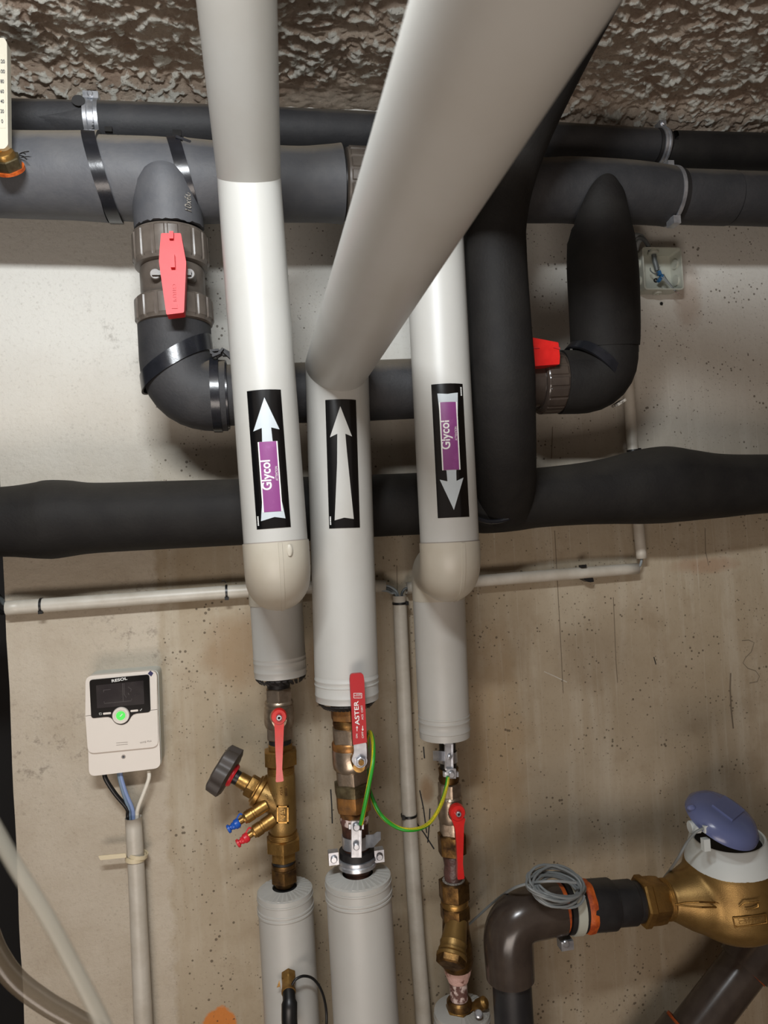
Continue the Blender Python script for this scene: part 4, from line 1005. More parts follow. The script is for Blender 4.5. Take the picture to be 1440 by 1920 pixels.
W.seg([(1806, 50), (1815, 52), (1824, 48), (1832, 42), (1838, 38)], n=40).build('scale_crust', 'pink_crust', cp)
W.seg([(1828, 34), (1850, 33), (1868, 34), (1888, 36), (1900, 34)], n=36).build('copper_pipe', 'copper_crust', cp)
bn = thing('compression_fitting', 'brass compression nut with small drain plug at the bottom of the right pipe', 'fitting', W.pt(1895))
W.seg([(1872, 40), (1876, 47), (1886, 48), (1890, 44)], n=36).build('nut_top', 'brass_dark', bn)
W.hexn(1886, 1912, 50).build('hex_nut', 'brass', bn, angle=25)
a = at(880, 1893, yw); b = at(912, 1878, yw-.02); k = depth(b)/F
between(a, b, [(0, 9*k), (.5, 9*k), (.52, 11*k), (.9, 11*k), (1, 6*k)], n=24).build('drain_plug', 'brass', bn)
screw_head(at(897, 1902, yw-.03), .006, Vector((0, -.6, .8)), 'drain_screw', bn)
def strapr(t):
    c = W.pt(1418); r = rad(36, c)
    annulus(c+UP*.008, -UP, r-.001, r, .016, n=40).build('strap', 'steel', t)
    g = G(); v0 = [at(833, 1409, yw-.025), at(822, 1408, yw-.028), at(812, 1408, yw-.020)]; v1 = [at(833, 1427, yw-.025), at(822, 1427, yw-.028), at(812, 1426, yw-.020)]
    g.add(v0+v1+[p+Vector((0, .001, 0)) for p in v0+v1], [(0, 1, 4, 3), (1, 2, 5, 4), (6, 9, 10, 7), (7, 10, 11, 8), (0, 6, 7, 1), (1, 7, 8, 2), (3, 4, 10, 9), (4, 5, 11, 10), (2, 8, 11, 5)])
    g.build('strap_tail', 'steel', t)
    slab(rnd([(832, 1391), (849, 1391), (849, 1396), (832, 1396)], 1), yw-.036, .006).build('bar_lip', 'steel', t, bevel=.0006)
    screw_head(at(843, 1419, yw-.030), .0036, Vector((.3, -1, 0)), 'screw', t)
earth_clamp([(834, 1394), (849, 1394), (851, 1445), (836, 1445)], yw-.028, (846, 1452), 'zinc-plated earth clamp just under the right white pipe', strapr, 0)

# green and yellow earth wire
ew = thing('earth_wire', 'green and yellow earth wire looping between the two earth clamps', 'wire', at(770, 1555, -.17))
rows = [(677, 1545, yc-.043, 7), (681, 1525, yc-.048, 7), (690, 1480, yc-.055, 7), (699, 1430, yc-.05, 7), (700, 1395, yc-.03, 7), (695, 1374, yc-.01, 7), (690, 1378, yc+.01, 7), (689, 1410, yc+.03, 7), (688, 1455, yc+.03, 7), (694, 1485, yc+.02, 7), (712, 1525, yc, 7), (742, 1550, yc, 7), (775, 1556, yc, 7), (805, 1543, yc+.02, 7), (826, 1510, yc+.04, 7), (837, 1475, yw-.035, 7), (840, 1456, yw-.034, 7)]
P, Rr = trace(rows, 8)
tube(P, .0027, n=12).build('insulation', 'cable_green', ew)
def stripe(P, r, w_, name, m, parent, turns=0.6, a0=2.2):
    v = []; d0, a, b = frame(P[1]-P[0]); last = d0
    for i, p in enumerate(P):
        d = (P[min(i+1, len(P)-1)]-P[max(0, i-1)]).normalized()
        a = last.rotation_difference(d) @ a; a = (a-d*a.dot(d)).normalized(); b = d.cross(a); last = d
        for k in range(4):
            t = a0+turns*2*math.pi*i/len(P)+w_*(k/3-.5); v.append(p+(a*math.cos(t)+b*math.sin(t))*(r+.00012))
    g = G(); g.add(v, [(4*i+k, 4*i+k+1, 4*i+k+5, 4*i+k+4) for i in range(len(P)-1) for k in range(3)]); return g.build(name, m, parent)
stripe(P, .0027, 2.2, 'yellow_stripe', 'cable_yellow', ew, 1.0, 3.4)
stripe(P, .0027, .9, 'yellow_stripe', 'cable_yellow', ew, 1.0, .6)
tube([P[0], P[0]+Vector((-.001, .003, -.008))], .0018, n=8).build('bare_end', 'copper_old', ew)

# sensor plug on the lower left pipe
sp = thing('sensor_plug', 'black sensor plug on a small brass fitting, with thin black cable, at the bottom', 'sensor', at(538, 1850, -.155))
c = at(541, 1826, yr-rad(103, LZ.pt(1820))+.004); k = depth(c)/F; dv = Vector((-.05, -1, -.25)).normalized()
revolve(c, dv, [(0, 13.5*k, 1), (.010, 13.5*k, 1), (.012, 12*k), (.024, 12*k), (.026, 13*k), (.030, 13*k)], n=36).build('brass_socket', 'brass', sp, angle=25)
q0_ = c+dv*.026
tube(smooth_path([q0_, q0_+Vector((0, -.012, -.010)), q0_+Vector((-.001, -.014, -.028)), q0_+Vector((-.001, -.012, -.046)), q0_+Vector((-.001, -.010, -.056))], 4), [.0085]*4+[.0105]*4+[.0105]*4+[.0085]*4+[.006], n=20).build('plug_body', 'black_plastic', sp, bevel=0)
e = q0_+Vector((-.001, -.010, -.056)); tube([e, e-UP*.003, e-UP*.004, e-UP*.007], [.005, .005, .007, .007], n=16).build('plug_tip', 'black_plastic', sp)
prism([at(a, b, -.150) for a, b in ((524, 1838), (519, 1852), (525, 1850), (527, 1860))], Vector((0, .001, 0))).build('brass_tab', 'brass', sp)
ptube([(548, 1846, -.165, 5), (555, 1836, -.165, 5), (570, 1830, -.16, 5), (588, 1836, -.15, 5), (603, 1858, -.14, 5), (611, 1890, -.13, 5), (612, 1925, -.13, 5), (608, 1980, -.12, 5)], 6, n=10).build('cable', 'black_plastic', sp)

# ------------------------------------------------------------------ conduits, cable ties and loose cables
YC = -.020
def hollow(rows, name, m, parent=None, k=4, n=28, wall_=.0014, caps=True):
    P, Rr = trace(rows, k); g = tube(P, Rr, n=n, cap0=False, cap1=False)
    tube(P, [r-wall_ for r in Rr], n=n, cap0=False, cap1=False, g=g)
    m_ = len(P)
    for e in (0, (m_-1)*n):
        off = m_*n
        g.f += [(e+i, e+(i+1) % n, off+e+(i+1) % n, off+e+i) for i in range(n)]
    o = g.build(name, m, parent, recalc=False); return o
def conduit(rows, label, k=4):
    return tagit(hollow(rows, 'conduit', 'conduit', None, k), label, 'conduit', None)
def tie(px, py, x2, y2, Y, wpx, label, head=(1, 0), m='black_plastic', tail=None, hp=None, bw=.0034):
    """band around a conduit at a pixel; (x2,y2) gives its direction"""
    c = at(px, py, Y); d = (at(x2, y2, Y)-c).normalized(); r = rad(wpx, c)
    t = thing('cable_tie', label, 'cable tie', c)
    annulus(c-d*bw*.5, d, r-.0002, r+.0011, bw, n=32).build('tie_band', m, t)
    s = d.cross(FR).normalized()*head[0]; q = c+s*r*.86+FR*r*.62
    mtx = Matrix((d.cross(s), d, s)).transposed() if False else None
    g = G(); a, b, e = d*.0030, s*.0026, d.cross(s)*.0026
    g.add([q+a*i+b*j+e*k for i in (-1, 1) for j in (-1, 1) for k in (-1, 1)], [(0, 1, 3, 2), (4, 6, 7, 5), (0, 4, 5, 1), (2, 3, 7, 6), (0, 2, 6, 4), (1, 5, 7, 3)])
    g.build('tie_head', m, t, bevel=.0005)
    if tail: ptube([(a, b, Y-.018, 1.6) for a, b in tail], 6, n=6).build('tie_tail', m, t)
    return t
conduit([(12, 1140, YC, 27), (160, 1129.5, YC, 26), (310, 1118.5, YC, 25.5), (462, 1108, YC, 25), (600, 1101, YC, 23.5), (722, 1099, YC, 23)], 'pale horizontal conduit running left from behind the white pipes to the wall edge')
tie(78, 1135.5, 90, 1134.6, YC, 26.5, 'black cable tie near the left end of the horizontal conduit', (1, 0))
tie(425, 1110, 440, 1109, YC, 25.5, 'black cable tie with curled tail beside the left white elbow', (1, 0), tail=[(424, 1093), (419, 1088), (415, 1092)])
conduit([(749, 1117, YC-.004, 26), (757, 1300, YC-.004, 27), (767, 1520, YC-.004, 28), (782, 1760, YC-.004, 29), (795, 1930, YC-.004, 30), (812, 2240, YC-.004, 33)], 'pale vertical conduit standing between the centre and right white pipes')
tie(750, 1131, 751, 1150, YC-.004, 26.5, 'black cable tie at the top of the central vertical conduit', (-1, 0))
tie(767, 1528, 768, 1545, YC-.004, 28.5, 'black cable tie halfway down the central vertical conduit', (1, 0))
conduit([(762, 1103, YC, 22), (830, 1096, YC, 22), (890, 1090, YC, 22), (1040, 1078, YC, 22), (1195, 1066, YC, 20.5)], 'pale conduit sloping right from behind the right white elbow')
conduit([(1170, 560, YC, 20), (1180, 740, YC, 20), (1186, 845, YC, 20), (1195, 960, YC, 20), (1203, 1047, YC, 19.5)], 'pale vertical conduit on the right, passing behind the black pipes')
tie(1187, 845, 1188, 856, YC, 20.5, 'black cable tie on the right vertical conduit above the black pipe', (-1, 0))
t = thing('conduit_clip', 'black plastic clip under the right sloping conduit', 'clip', at(1104, 1084, -.01))
slab(rnd([(1092, 1080), (1112, 1083), (1114, 1091), (1106, 1092), (1096, 1088)], 2), -.022, .018).build('clip_base', 'black_plastic', t, bevel=.001)
slab([(1090, 1060), (1100, 1059), (1100, 1064), (1090, 1064)], -.030, .01).build('clip_tab', 'black_plastic', t, bevel=.0005)

def wall_cable(rows, m, label, name='cable', group=None): return cable(rows, name, m, label, 'cable', None, 8, 10, group)
for i in range(3):
    wall_cable([(690, 1097+i*4, YC, 5), (722, 1098+i*4.5, YC-.003*i, 5), (738-i*2, 1104+i*4, YC, 5), (746-i*1.5, 1116, YC-.003, 5), (749-i*2, 1150, YC-.003, 5)], 'cable_grey' if i != 1 else 'cable_dark',
               ['topmost', 'middle', 'lowest'][i]+' of three grey cables bending from the left conduit down into the central one', group='cables bending into the central conduit')
wall_cable([(775, 1102, YC, 5), (762, 1103, YC, 5), (756, 1108, YC, 5), (753, 1118, YC, 5), (754, 1150, YC, 5)], 'cable_dark', 'dark cable entering the central conduit from the right')
wall_cable([(1180, 1068, YC, 5), (1193, 1066, YC-.002, 5), (1200, 1060, YC-.002, 5), (1203, 1046, YC, 5), (1200, 1020, YC, 5)], 'cable_grey', 'grey cable linking the right sloping and vertical conduits')
for i, (a, mm) in enumerate((((1130, 'cable_dark')), ((1142, 'black_plastic')))):
    wall_cable([(60, a+4, YC, 7), (14, a+4+i*2, YC, 8), (2, a+6 if i else a-6, YC+.02, 9), (-14, a-22 if i == 0 else a-6, YC+.06, 9), (-60, a-40, YC+.2, 9)], mm, ['dark grey cable leaving the left conduit end upward', 'black cable leaving the left conduit end into the dark gap'][i])
CT = [(250, 1532, YC, 30), (256, 1640, YC, 30.5), (262, 1770, YC, 32), (269, 1925, YC, 34), (284, 2260, YC, 37)]
conduit(CT, 'pale conduit rising from below to the white controller')
c = at(254, 1608, YC); dct = (at(250, 1532, YC)-at(256, 1640, YC)).normalized(); r = rad(31, c)
t = thing('cable_tie', 'beige cable tie around the controller conduit with its tail sticking left', 'cable tie', c)
nt = (dct+RT*.10).normalized()
annulus(c-nt*.004+UP*.001, nt, r+.0003, r+.0022, .0065, n=36).build('tie_band', 'tie_beige', t)
annulus(c+RT*.003+nt*.002, (dct+RT*.28).normalized(), r+.0004, r+.0022, .0055, n=36).build('tie_loop', 'tie_beige', t)
slab(rnd([(184, 1605), (236, 1600), (237, 1608), (188, 1613)], 2), YC-.012, .0016).build('tie_tail', 'tie_beige', t)
for (x0, x1, y1, mm, wd, lab) in ((196, 240, 1530, 'black_plastic', 8.5, 'black cable dropping from the controller into the conduit'), (222, 243, 1530, 'cable_slate', 6.5, 'slate grey cable dropping from the controller, left of the blue one'),
                                  (226, 250, 1531, 'cable_blue', 7, 'light blue cable dropping from the controller into the conduit'), (279, 257, 1530, 'cable_white', 7.5, 'white cable curving from the right of the controller into the conduit')):
    wall_cable([(x0, 1445, -.028, wd), (x0+(2 if x1 > x0 else 0), 1460, -.03, wd), (x0+(x1-x0)*.45, 1488, -.028, wd), (x1-(2 if x1 > x0 else -2), 1515, -.024, wd), (x1, y1, YC, wd), (x1+1, y1+40, YC, wd)], mm, lab)

# ------------------------------------------------------------------ controller
yk = -.046
ct = thing('controller', 'white wall-mounted electronic controller with black display panel and green glowing button', 'controller', at(231, 1357, 0))
def poly_at(p, y, th): return slab(p, y, th)
base = rnd([(161, 1268), (294, 1257), (301, 1440), (167, 1456)], 13, 6)
slab(rnd([(164, 1266), (297, 1255), (303, 1437), (170, 1454)], 12, 6), yk+.012, .034).build('back_shell', 'ctrl_side', ct, bevel=.0012)
slab(base, yk+.004, .012).build('front_shell', 'ctrl', ct, bevel=.002)
slab(rnd([(160, 1343), (295, 1331), (297, 1400), (165, 1413)], [0, 0, 13, 13], 6), yk, .006).build('cover', 'ctrl', ct, bevel=.0012, label='raised lower cover')
slab(rnd([(160.5, 1268), (294, 1257), (294.7, 1330), (160, 1342)], [13, 13, 0, 0], 6), yk, .006).build('upper_face', 'ctrl', ct, bevel=.0012)
pan = [(168, 1275), (280, 1264), (283, 1334)]
bump_ = [(258, 1337.5), (250, 1339)]+[(227+17.5*math.cos(a), 1341+17.5*math.sin(a)) for a in np.linspace(.25, math.pi-.1, 12)]+[(203, 1344.5), (195, 1345)]
pl = rnd(pan+[(262, 1336.8)], [7, 7, 7, 0], 5)+bump_+rnd([(171, 1347), (168.4, 1300)], 0)
pl = rnd([(168, 1275), (280, 1264), (282.5, 1334.5)], 0)
pl = []
def arc(p0, p1, p2, r, k=5):
    a = Vector(p0)-Vector(p1); b = Vector(p2)-Vector(p1); q0 = Vector(p1)+a.normalized()*r; q1 = Vector(p1)+b.normalized()*r
    return [tuple(q0*(1-s)**2+Vector(p1)*(2*s*(1-s))+q1*s*s) for s in [j/k for j in range(k+1)]]
pl += arc((170, 1347), (167.5, 1275), (280, 1264.5), 6)+arc((167.5, 1275), (280, 1264.5), (283, 1335), 6)+arc((280, 1264.5), (282.5, 1335), (257, 1338), 6)
pl += [(256, 1337.8), (250, 1339.8), (246, 1344)]+[(227+18*math.cos(a), 1341+18*math.sin(a)) for a in np.linspace(.45, math.pi-.45, 12)]+[(208, 1346), (203, 1344.2), (197, 1344.4)]
pl += arc((197, 1344.4), (171, 1347), (167.5, 1275), 6)
slab(pl, yk-.0012, .003).build('display_panel', 'gloss_black', ct)
sc_ = slab(rnd([(180, 1285), (269, 1276), (270.5, 1320), (182, 1328)], 1.5), yk-.0016, .001).build('screen', 'lcd', ct)
for q in ([(194, 1294), (207, 1292.6)], [(194, 1294), (194.3, 1298)], [(195, 1315), (195.5, 1319), (246, 1314), (247, 1310)], [(229.5, 1281), (231, 1316)], [(232.5, 1281), (233, 1302), (237, 1308)], [(240, 1288), (246, 1292), (245, 1297)], [(240, 1299), (242, 1303)]):
    P = [at(a, b, yk-.0018) for a, b in q]; g = G(); v = []
    for i, p in enumerate(P):
        d = (P[min(i+1, len(P)-1)]-P[max(0, i-1)]).normalized(); n_ = Vector((d.z, 0, -d.x))*.0003; v += [p+n_, p-n_]
    g.add(v, [(2*i, 2*i+1, 2*i+3, 2*i+2) for i in range(len(P)-1)]).build('display_line', 'lcd_line', sc_, recalc=False)
pxwrite('RESOL', 224, 1274.5, yk-.0014, 5.2, 5, 'lettering', 'print_white', ct, fitpx=28, bold=.00012)
pxwrite('WMZ Plus', 273, 1391, yk, 3.0, 5, 'lettering', 'print_grey', ct, fitpx=21)
slab([(282, 1257.5), (287.5, 1262.3), (283.5, 1268.5), (277, 1263)], yk-.0005, .001).build('blue_diamond', 'navy', ct)
for x0, y0, x1, y1 in ((193, 1336.5, 208, 1335.2), (244.5, 1331.5, 259, 1330.2)):
    slab(rnd([(x0, y0), (x1, y1), (x1+.2, y1+3.6), (x0+.2, y0+3.8)], 1.7), yk-.0018, .002).build('key', 'ctrl', ct, bevel=.0002)
strip([(262, 1331), (263.2, 1332.8), (266, 1328.8)], yk-.0014, .8, 'tick_mark', 'print_white', ct)
strip([(186, 1337), (190, 1336.6), (190.3, 1340), (186.5, 1340.3), (186, 1337)], yk-.0014, .6, 'menu_mark', 'print_white', ct)
strip([(218, 1393.3), (239.5, 1391.4)], yk, .7, 'engraved_line', 'print_grey', ct); strip([(218, 1397.3), (239.5, 1395.4)], yk, .7, 'engraved_line', 'print_grey', ct)
c = at(227, 1341, yk-.001); k = depth(c)/F
revolve(c+Vector((0, .002, 0)), FR, [(0, 15.5*k), (.004, 15.5*k), (.0052, 14.6*k), (.0054, 10.5*k), (.0046, 9.5*k)], n=48).build('round_button', 'ctrl', ct, label='round button')
revolve(c+FR*.0024, FR, [(0, 8.6*k), (.0008, 8.0*k)], n=32).build('green_light', 'led', ct, label='glowing green light')
strip([(225, 1343.5), (227, 1341.5), (229.5, 1338.5)], yk-.0046, 1.6, 'button_mark', 'print_white', ct)
c = at(231.5, 1419, yk+.004); annulus(c+FR*.0002, Vector((0, 1, 0)), 2.2*k, 4.2*k, .003, n=24, bev=.0003).build('screw_well', 'print_grey', ct)
revolve(c+FR*.0001, Vector((0, 1, 0)), [(0, 3.2*k), (.002, 3.2*k)], n=20).build('screw', 'print_dark', ct)

# ------------------------------------------------------------------ junction box
yj = -.034
jb = thing('junction_box', 'open pale grey junction box with loose blue connectors, on the wall at upper right', 'junction box', at(1240, 505, 0))
P = [at(a, b, yj) for a, b in ((1203, 463.5), (1276, 463.5), (1284, 542.5), (1209, 543.5))]
cx_ = sum(p.x for p in P)/4; cz_ = sum(p.z for p in P)/4; hw_ = ((P[1].x+P[2].x)-(P[0].x+P[3].x))/4; hh_ = ((P[0].z+P[1].z)-(P[2].z+P[3].z))/4
def rr2(w_, h_, r_, y, k=5):
    out = []
    for sx, sz, a0 in ((1, 1, 0), (-1, 1, math.pi/2), (-1, -1, math.pi), (1, -1, 1.5*math.pi)):
        for j in range(k+1):
            a = a0+j/k*math.pi/2; out.append(Vector((cx_+sx*(w_-r_)+r_*math.cos(a), y, cz_+sz*(h_-r_)+r_*math.sin(a))))
    return out
g = G(); rings(g, [rr2(hw_-.0025, hh_-.0025, .005, -.001), rr2(hw_, hh_, .006, yj+.003), rr2(hw_, hh_, .006, yj), rr2(hw_-.0022, hh_-.0022, .0045, yj), rr2(hw_-.004, hh_-.004, .004, -.0035)])
g.build('box_shell', 'jbox', jb)
J = lambda a, b, y: Vector((cx_+a*hw_, y, cz_+b*hh_))
for sx, sz, ax_ in ((-1, .35, 'x'), (-1, -.45, 'x'), (1, .35, 'x'), (1, -.45, 'x'), (-.1, -1, 'z')):
    if ax_ == 'x': p = Vector((cx_+sx*hw_, -.019, cz_+sz*hh_)); d = RT*sx
    else: p = Vector((cx_+sx*hw_, -.019, cz_-hh_)); d = -UP
    revolve(p-d*.006, d, [(0, .0085), (.005, .0088), (.0085, .0078), (.0095, .0050), (.0095, .004), (.008, .0035)], n=28).build('knockout_grommet', 'jbox', jb)
revolve(J(-.28, .98, -.024)-UP*.008, UP, [(0, .009), (.001, .0095), (.004, .0095), (.010, .006)], n=28).build('cable_grommet', 'jbox', jb)
for sx, sz in ((-.62, .15), (-.55, .1), (.15, .25), (.22, .3), (-.6, -.7), (-.52, -.72)):
    box(J(sx, sz, -.005), .0009, .004, .010, rot=Matrix.Rotation(math.radians(38 if sx*sz < 0 or sz > .2 else -38), 3, 'Y')).build('moulded_rib', 'ctrl_side', jb)
annulus(J(.08, -.28, -.0055), Vector((0, 1, 0)), .0022, .0038, .003, n=16).build('mounting_hole', 'hole', jb)
jc = thing('wire_connectors', 'small blue wire connectors with loose wires inside the junction box', 'connector', J(0, -.2, -.02))
tube([J(-.28, .98, -.024), J(-.2, .5, -.022), J(-.10, .02, -.022)], .0042, n=14).build('cable_sheath', 'cable_dark', jc)
for i, (a, b) in enumerate(((-.08, -.15), (.05, -.3), (-.02, -.42))):
    box(J(a, b, -.026+.002*i), .0055, .006, .008, rot=Matrix.Rotation(.5*i-.3, 3, 'Y')).build('blue_connector', 'connector_blue', jc, bevel=.0006)
for q, mm in (([(-.08, -.1), (-.3, -.2), (-.5, -.05), (-.52, .1)], 'cable_dark'), ([(0, -.35), (.2, -.6), (.45, -.85)], 'cable_grey'), ([(.12, -.2), (.25, -.5), (.5, -.9), (.62, -1.12)], 'cable_dark'), ([(.1, -.35), (.4, -.8), (.55, -1.05)], 'cable_grey')):
    tube(smooth_path([J(a, b, -.026-.006*abs(b)) for a, b in q], 5), .0010, n=8).build('loose_wire', mm, jc)
tube([J(.55, -1.05, -.032), J(.72, -1.22, -.036)], .0007, n=6).build('bare_copper', 'copper_crust', jc)
wall_cable([(1176, 470, -.02, 9), (1184, 456, -.03, 9), (1195, 446, -.04, 9), (1206, 448, -.04, 8), (1214, 458, -.03, 8), (1220, 472, -.025, 8)], 'cable_dark', 'dark cable arching from behind the black pipe to the junction box')
wall_cable([(1192, 470, -.025, 10), (1196, 455, -.03, 10), (1203, 445, -.035, 10), (1190, 442, -.04, 10), (1182, 452, -.03, 10)], 'cable_grey', 'grey cable curl beside the junction box')
strip([(1391, 1201), (1404, 1200), (1414, 1205), (1409, 1222), (1398, 1233), (1393, 1243), (1402, 1253), (1417, 1258), (1424, 1268), (1420, 1278), (1405, 1281)], 0, 1.2, 'pencil_scribble', 'crack', wall)
strip([(1020, 1259), (1040, 1268), (1063, 1279)], 0, 1.8, 'chalk_scratch', 'conduit', wall)
strip([(1370, 1262), (1369, 1290), (1371, 1330), (1375, 1366)], 0, 3.0, 'dark_smear', 'crack', wall)
wall_cable([(1196, 660, -.01, 5), (1194, 560, -.012, 5), (1190, 480, -.02, 5)], 'cable_grey', 'thin grey cable hanging down behind the black branch pipe')
# small black screw plug on the wall
p = at(1239, 570, 0); ball(p+FR*.002, .003, sq=(1, .7, 1)).build('wall_plug', 'hole', wall)

# ------------------------------------------------------------------ thermometer at the left edge
yt = Y1-.085
th = thing('thermometer', 'cream pipe thermometer with black temperature figures, cut by the left edge of the picture', 'thermometer', at(0, 290, Y1-.06))
slab(rnd([(-32, 71), (8, 71), (13, 80), (15, 272), (8, 279), (-26, 279), (-32, 270)], 3, 3), yt, .014).build('housing', 'thermo', th, bevel=.0025)
slab([(-27, 94), (9, 94), (11, 240), (-24, 240)], yt-.0004, .001).build('scale_plate', 'thermo', th)
between(at(-9, 95, yt-.002), at(-8, 262, yt-.002), [(0, .0022), (1, .0022)], n=12).build('glass_tube', 'meter_white', th)
for i, n_ in enumerate(('120', '100', '80', '60', '40', '20', '0')):
    y_ = 115+i*18.7
    pxwrite(n_, 4.0, y_, yt-.0006, 7.2, 0, 'scale_figure', 'print_dark', th, bold=.00008, fitpx=9 if len(n_) == 3 else (6 if len(n_) == 2 else 3.2))
    pxwrite(n_, -21, y_, yt-.0006, 7.2, 0, 'scale_figure', 'print_dark', th, fitpx=8 if len(n_) == 3 else (6 if len(n_) == 2 else 3.2))
a = at(-2, 274, yt+.010); b = at(12, 306, Y1-.068)
between(a, b, [(0, .0085, 1), (.35, .0085, 1), (.4, .0075), (.7, .0075)], n=36).build('brass_stem', 'brass', th, angle=25)
d = (b-a).normalized(); c = at(12, 300, Y1-.072); nd = Vector((.12, .80, -.58)).normalized()
revolve(c-nd*.010, nd, [(0, .012), (.002, .013), (.006, .013), (.008, .011)], n=36).build('brass_collar', 'brass', th)
revolve(c-nd*.004, nd, [(0, .015, 1), (.001, .0165, 1), (.013, .0165, 1), (.014, .015, 1)], n=36).build('hex_nut', 'nickel_green', th, angle=25)
annulus(c+nd*.009, nd, .013, .0178, .004, n=36).build('orange_seal', 'orange', th)
for q in ([(36, 289), (46, 285), (54, 284)], [(36, 291), (44, 293), (50, 299)], [(38, 288), (42, 286), (48, 289)]):
    tube([at(a_, b_, Y1-.062-.002*i) for i, (a_, b_) in enumerate(q)], .0007, n=6).build('loose_fibre', 'rubber', th)

# ------------------------------------------------------------------ foreground hoses
h1 = ptube([(-60, 1470, -.84, 30), (-14, 1548, -.84, 29), (30, 1625, -.84, 28), (90, 1722, -.84, 28), (150, 1835, -.84, 28), (205, 1945, -.84, 29), (245, 2040, -.84, 30)], 6, ext0=.5, ext1=.5, n=24).build('hose', 'hose_clear')
tagit(h1, 'out-of-focus milky translucent hose slanting across the lower left corner', 'hose')
h2 = ptube([(-70, 1640, -.5, 44), (-28, 1740, -.5, 42), (-6, 1790, -.5, 40), (30, 1838, -.5, 38), (85, 1880, -.5, 37), (140, 1912, -.5, 37), (200, 1950, -.5, 38), (270, 2010, -.5, 38)], 6, ext0=.4, ext1=.5, n=24).build('hose', 'hose_brown')
tagit(h2, 'smoky brownish hose curving at the very bottom left corner', 'hose')

# ------------------------------------------------------------------ brown elbow, black couplings, clamp and cable coil
ye = -.15
E0 = at(1050, 1714, ye); E1 = at(957, 1722, ye); E2 = at(957, 1832, ye); E1 = Vector((E2.x, ye, at(957, 1720, ye).z)); E0.z = E1.z+.002
be = thing('pipe_elbow', 'glossy dark brown plastic elbow turning from the vertical pipe towards the water meter', 'pipe', E1)
re_ = rad(93, E1)
q = fillet([E0, E1, E2], .040, 12); tube(q, [re_*.985, re_]+[re_]*(len(q)-3)+[re_*.97], n=56).build('elbow_body', 'pvc_dark', be)
dz = -UP
tube([at(958, 1815, ye), Vector((E2.x, ye, .02))], rad(73, E2), n=44).build('drop_pipe', 'pvc_black', be, label='matt black straight pipe')
annulus(Vector((E2.x, ye, E2.z+.002)), -UP, rad(70, E2), rad(78, E2), .004, n=40).build('sealant_ring', 'orange', be)
dm = (at(1240, 1687, ye)-E0).normalized()
def ms(px, rows, n=44, **kw):   # stations on the meter line, px x positions
    c0 = E0; 
    def pt(x):
        t = (x-proj(c0)[0])/(proj(c0+dm*.1)[0]-proj(c0)[0])*.1
        for _ in range(4): t += (x-proj(c0+dm*t)[0])/(proj(c0+dm*(t+.01))[0]-proj(c0+dm*t)[0])*.01
        return c0+dm*t
    p0 = pt(rows[0][0]); return revolve(p0, dm, [((pt(a[0])-p0).length*(1 if a[0] >= rows[0][0] else -1), rad(a[1], pt(a[0])))+tuple(a[2:]) for a in rows], n=n, **kw)
ms(0, [(1042, 84), (1046, 88), (1054, 86)]).build('sealant_ring', 'orange', be)
ms(0, [(1048, 78), (1112, 78)]).build('inner_pipe', 'pvc_black', be)
cc_ = thing('pipe_coupling', 'black stepped plastic coupling between the brown elbow and the brass water meter', 'coupling', at(1150, 1693, ye))
ms(0, [(1094, 80), (1096, 90), (1144, 90), (1147, 86)]).build('wide_socket', 'pvc_black', cc_)
ms(0, [(1145, 74), (1147, 79), (1184, 79), (1187, 74)]).build('middle_socket', 'pvc_black', cc_)
ms(0, [(1185, 66), (1186, 72), (1196, 72), (1200, 66), (1215, 66)]).build('threaded_end', 'pvc_black', cc_)
o = ms(0, [(1086, 80), (1088, 89), (1094, 94), (1098, 93), (1103, 92), (1104, 80)], rf=lambda th, s, r: r*(1+.025*math.sin(th*9)+.02*math.sin(th*4))).build('sealant_ring', 'orange', cc_)
pc = thing('pipe_clamp', 'grey steel pipe clamp with black lining under the cable coil', 'pipe clamp', at(1074, 1710, ye))
ms(0, [(1056, 78), (1057, 90), (1088, 90), (1089, 78)]).build('rubber_lining', 'rubber', pc)
ms(0, [(1065, 80), (1066, 95), (1082, 95), (1083, 80)]).build('steel_band', 'jbox', pc)
box(at(1060, 1768, ye-.01), .019, .016, .013).build('clamp_ear', 'steel', pc, bevel=.002)
screw_head(at(1060, 1768, ye-.018), .005, FR, 'screw', pc)
# coil of grey cable
co = thing('cable_coil', 'coil of thin grey cable resting on the brown elbow', 'cable', at(1043, 1662, ye-.03))
P = []; rnd_ = random.Random(4); NL = 12
for i in range(NL*26):
    a = 2*math.pi*i/26; L_ = i/26
    rx = 47+8*math.sin(L_*2.4+1)+1.5*math.sin(a*2+L_); ry = 26+8*math.cos(L_*1.7)+1.2*math.sin(a*3+L_*2); tl = .22+.10*math.sin(L_*1.3)
    x = rx*math.cos(a); y = ry*math.sin(a); cxx = 1043+4*math.sin(L_*2.1); cyy = 1662+6*math.cos(L_*2.7)
    P.append(at(cxx+x*math.cos(tl)-y*math.sin(tl), cyy+x*math.sin(tl)+y*math.cos(tl), ye-.040-.022*math.sin(a)+.006*math.sin(L_*5)-.004*math.cos(L_*3)))
tail = [at(x_, y_, z_) for x_, y_, z_ in ((860, 1750, -.02), (886, 1727, -.03), (925, 1692, -.07), (962, 1666, ye-.02), (1000, 1655, ye-.045), (1040, 1652, ye-.06), (1080, 1655, ye-.06))]
tube(P, .0019, n=8).build('coiled_cable', 'cable_grey', co)
tube(smooth_path(tail, 8), .0019, n=8).build('cable_tail', 'cable_grey', co)

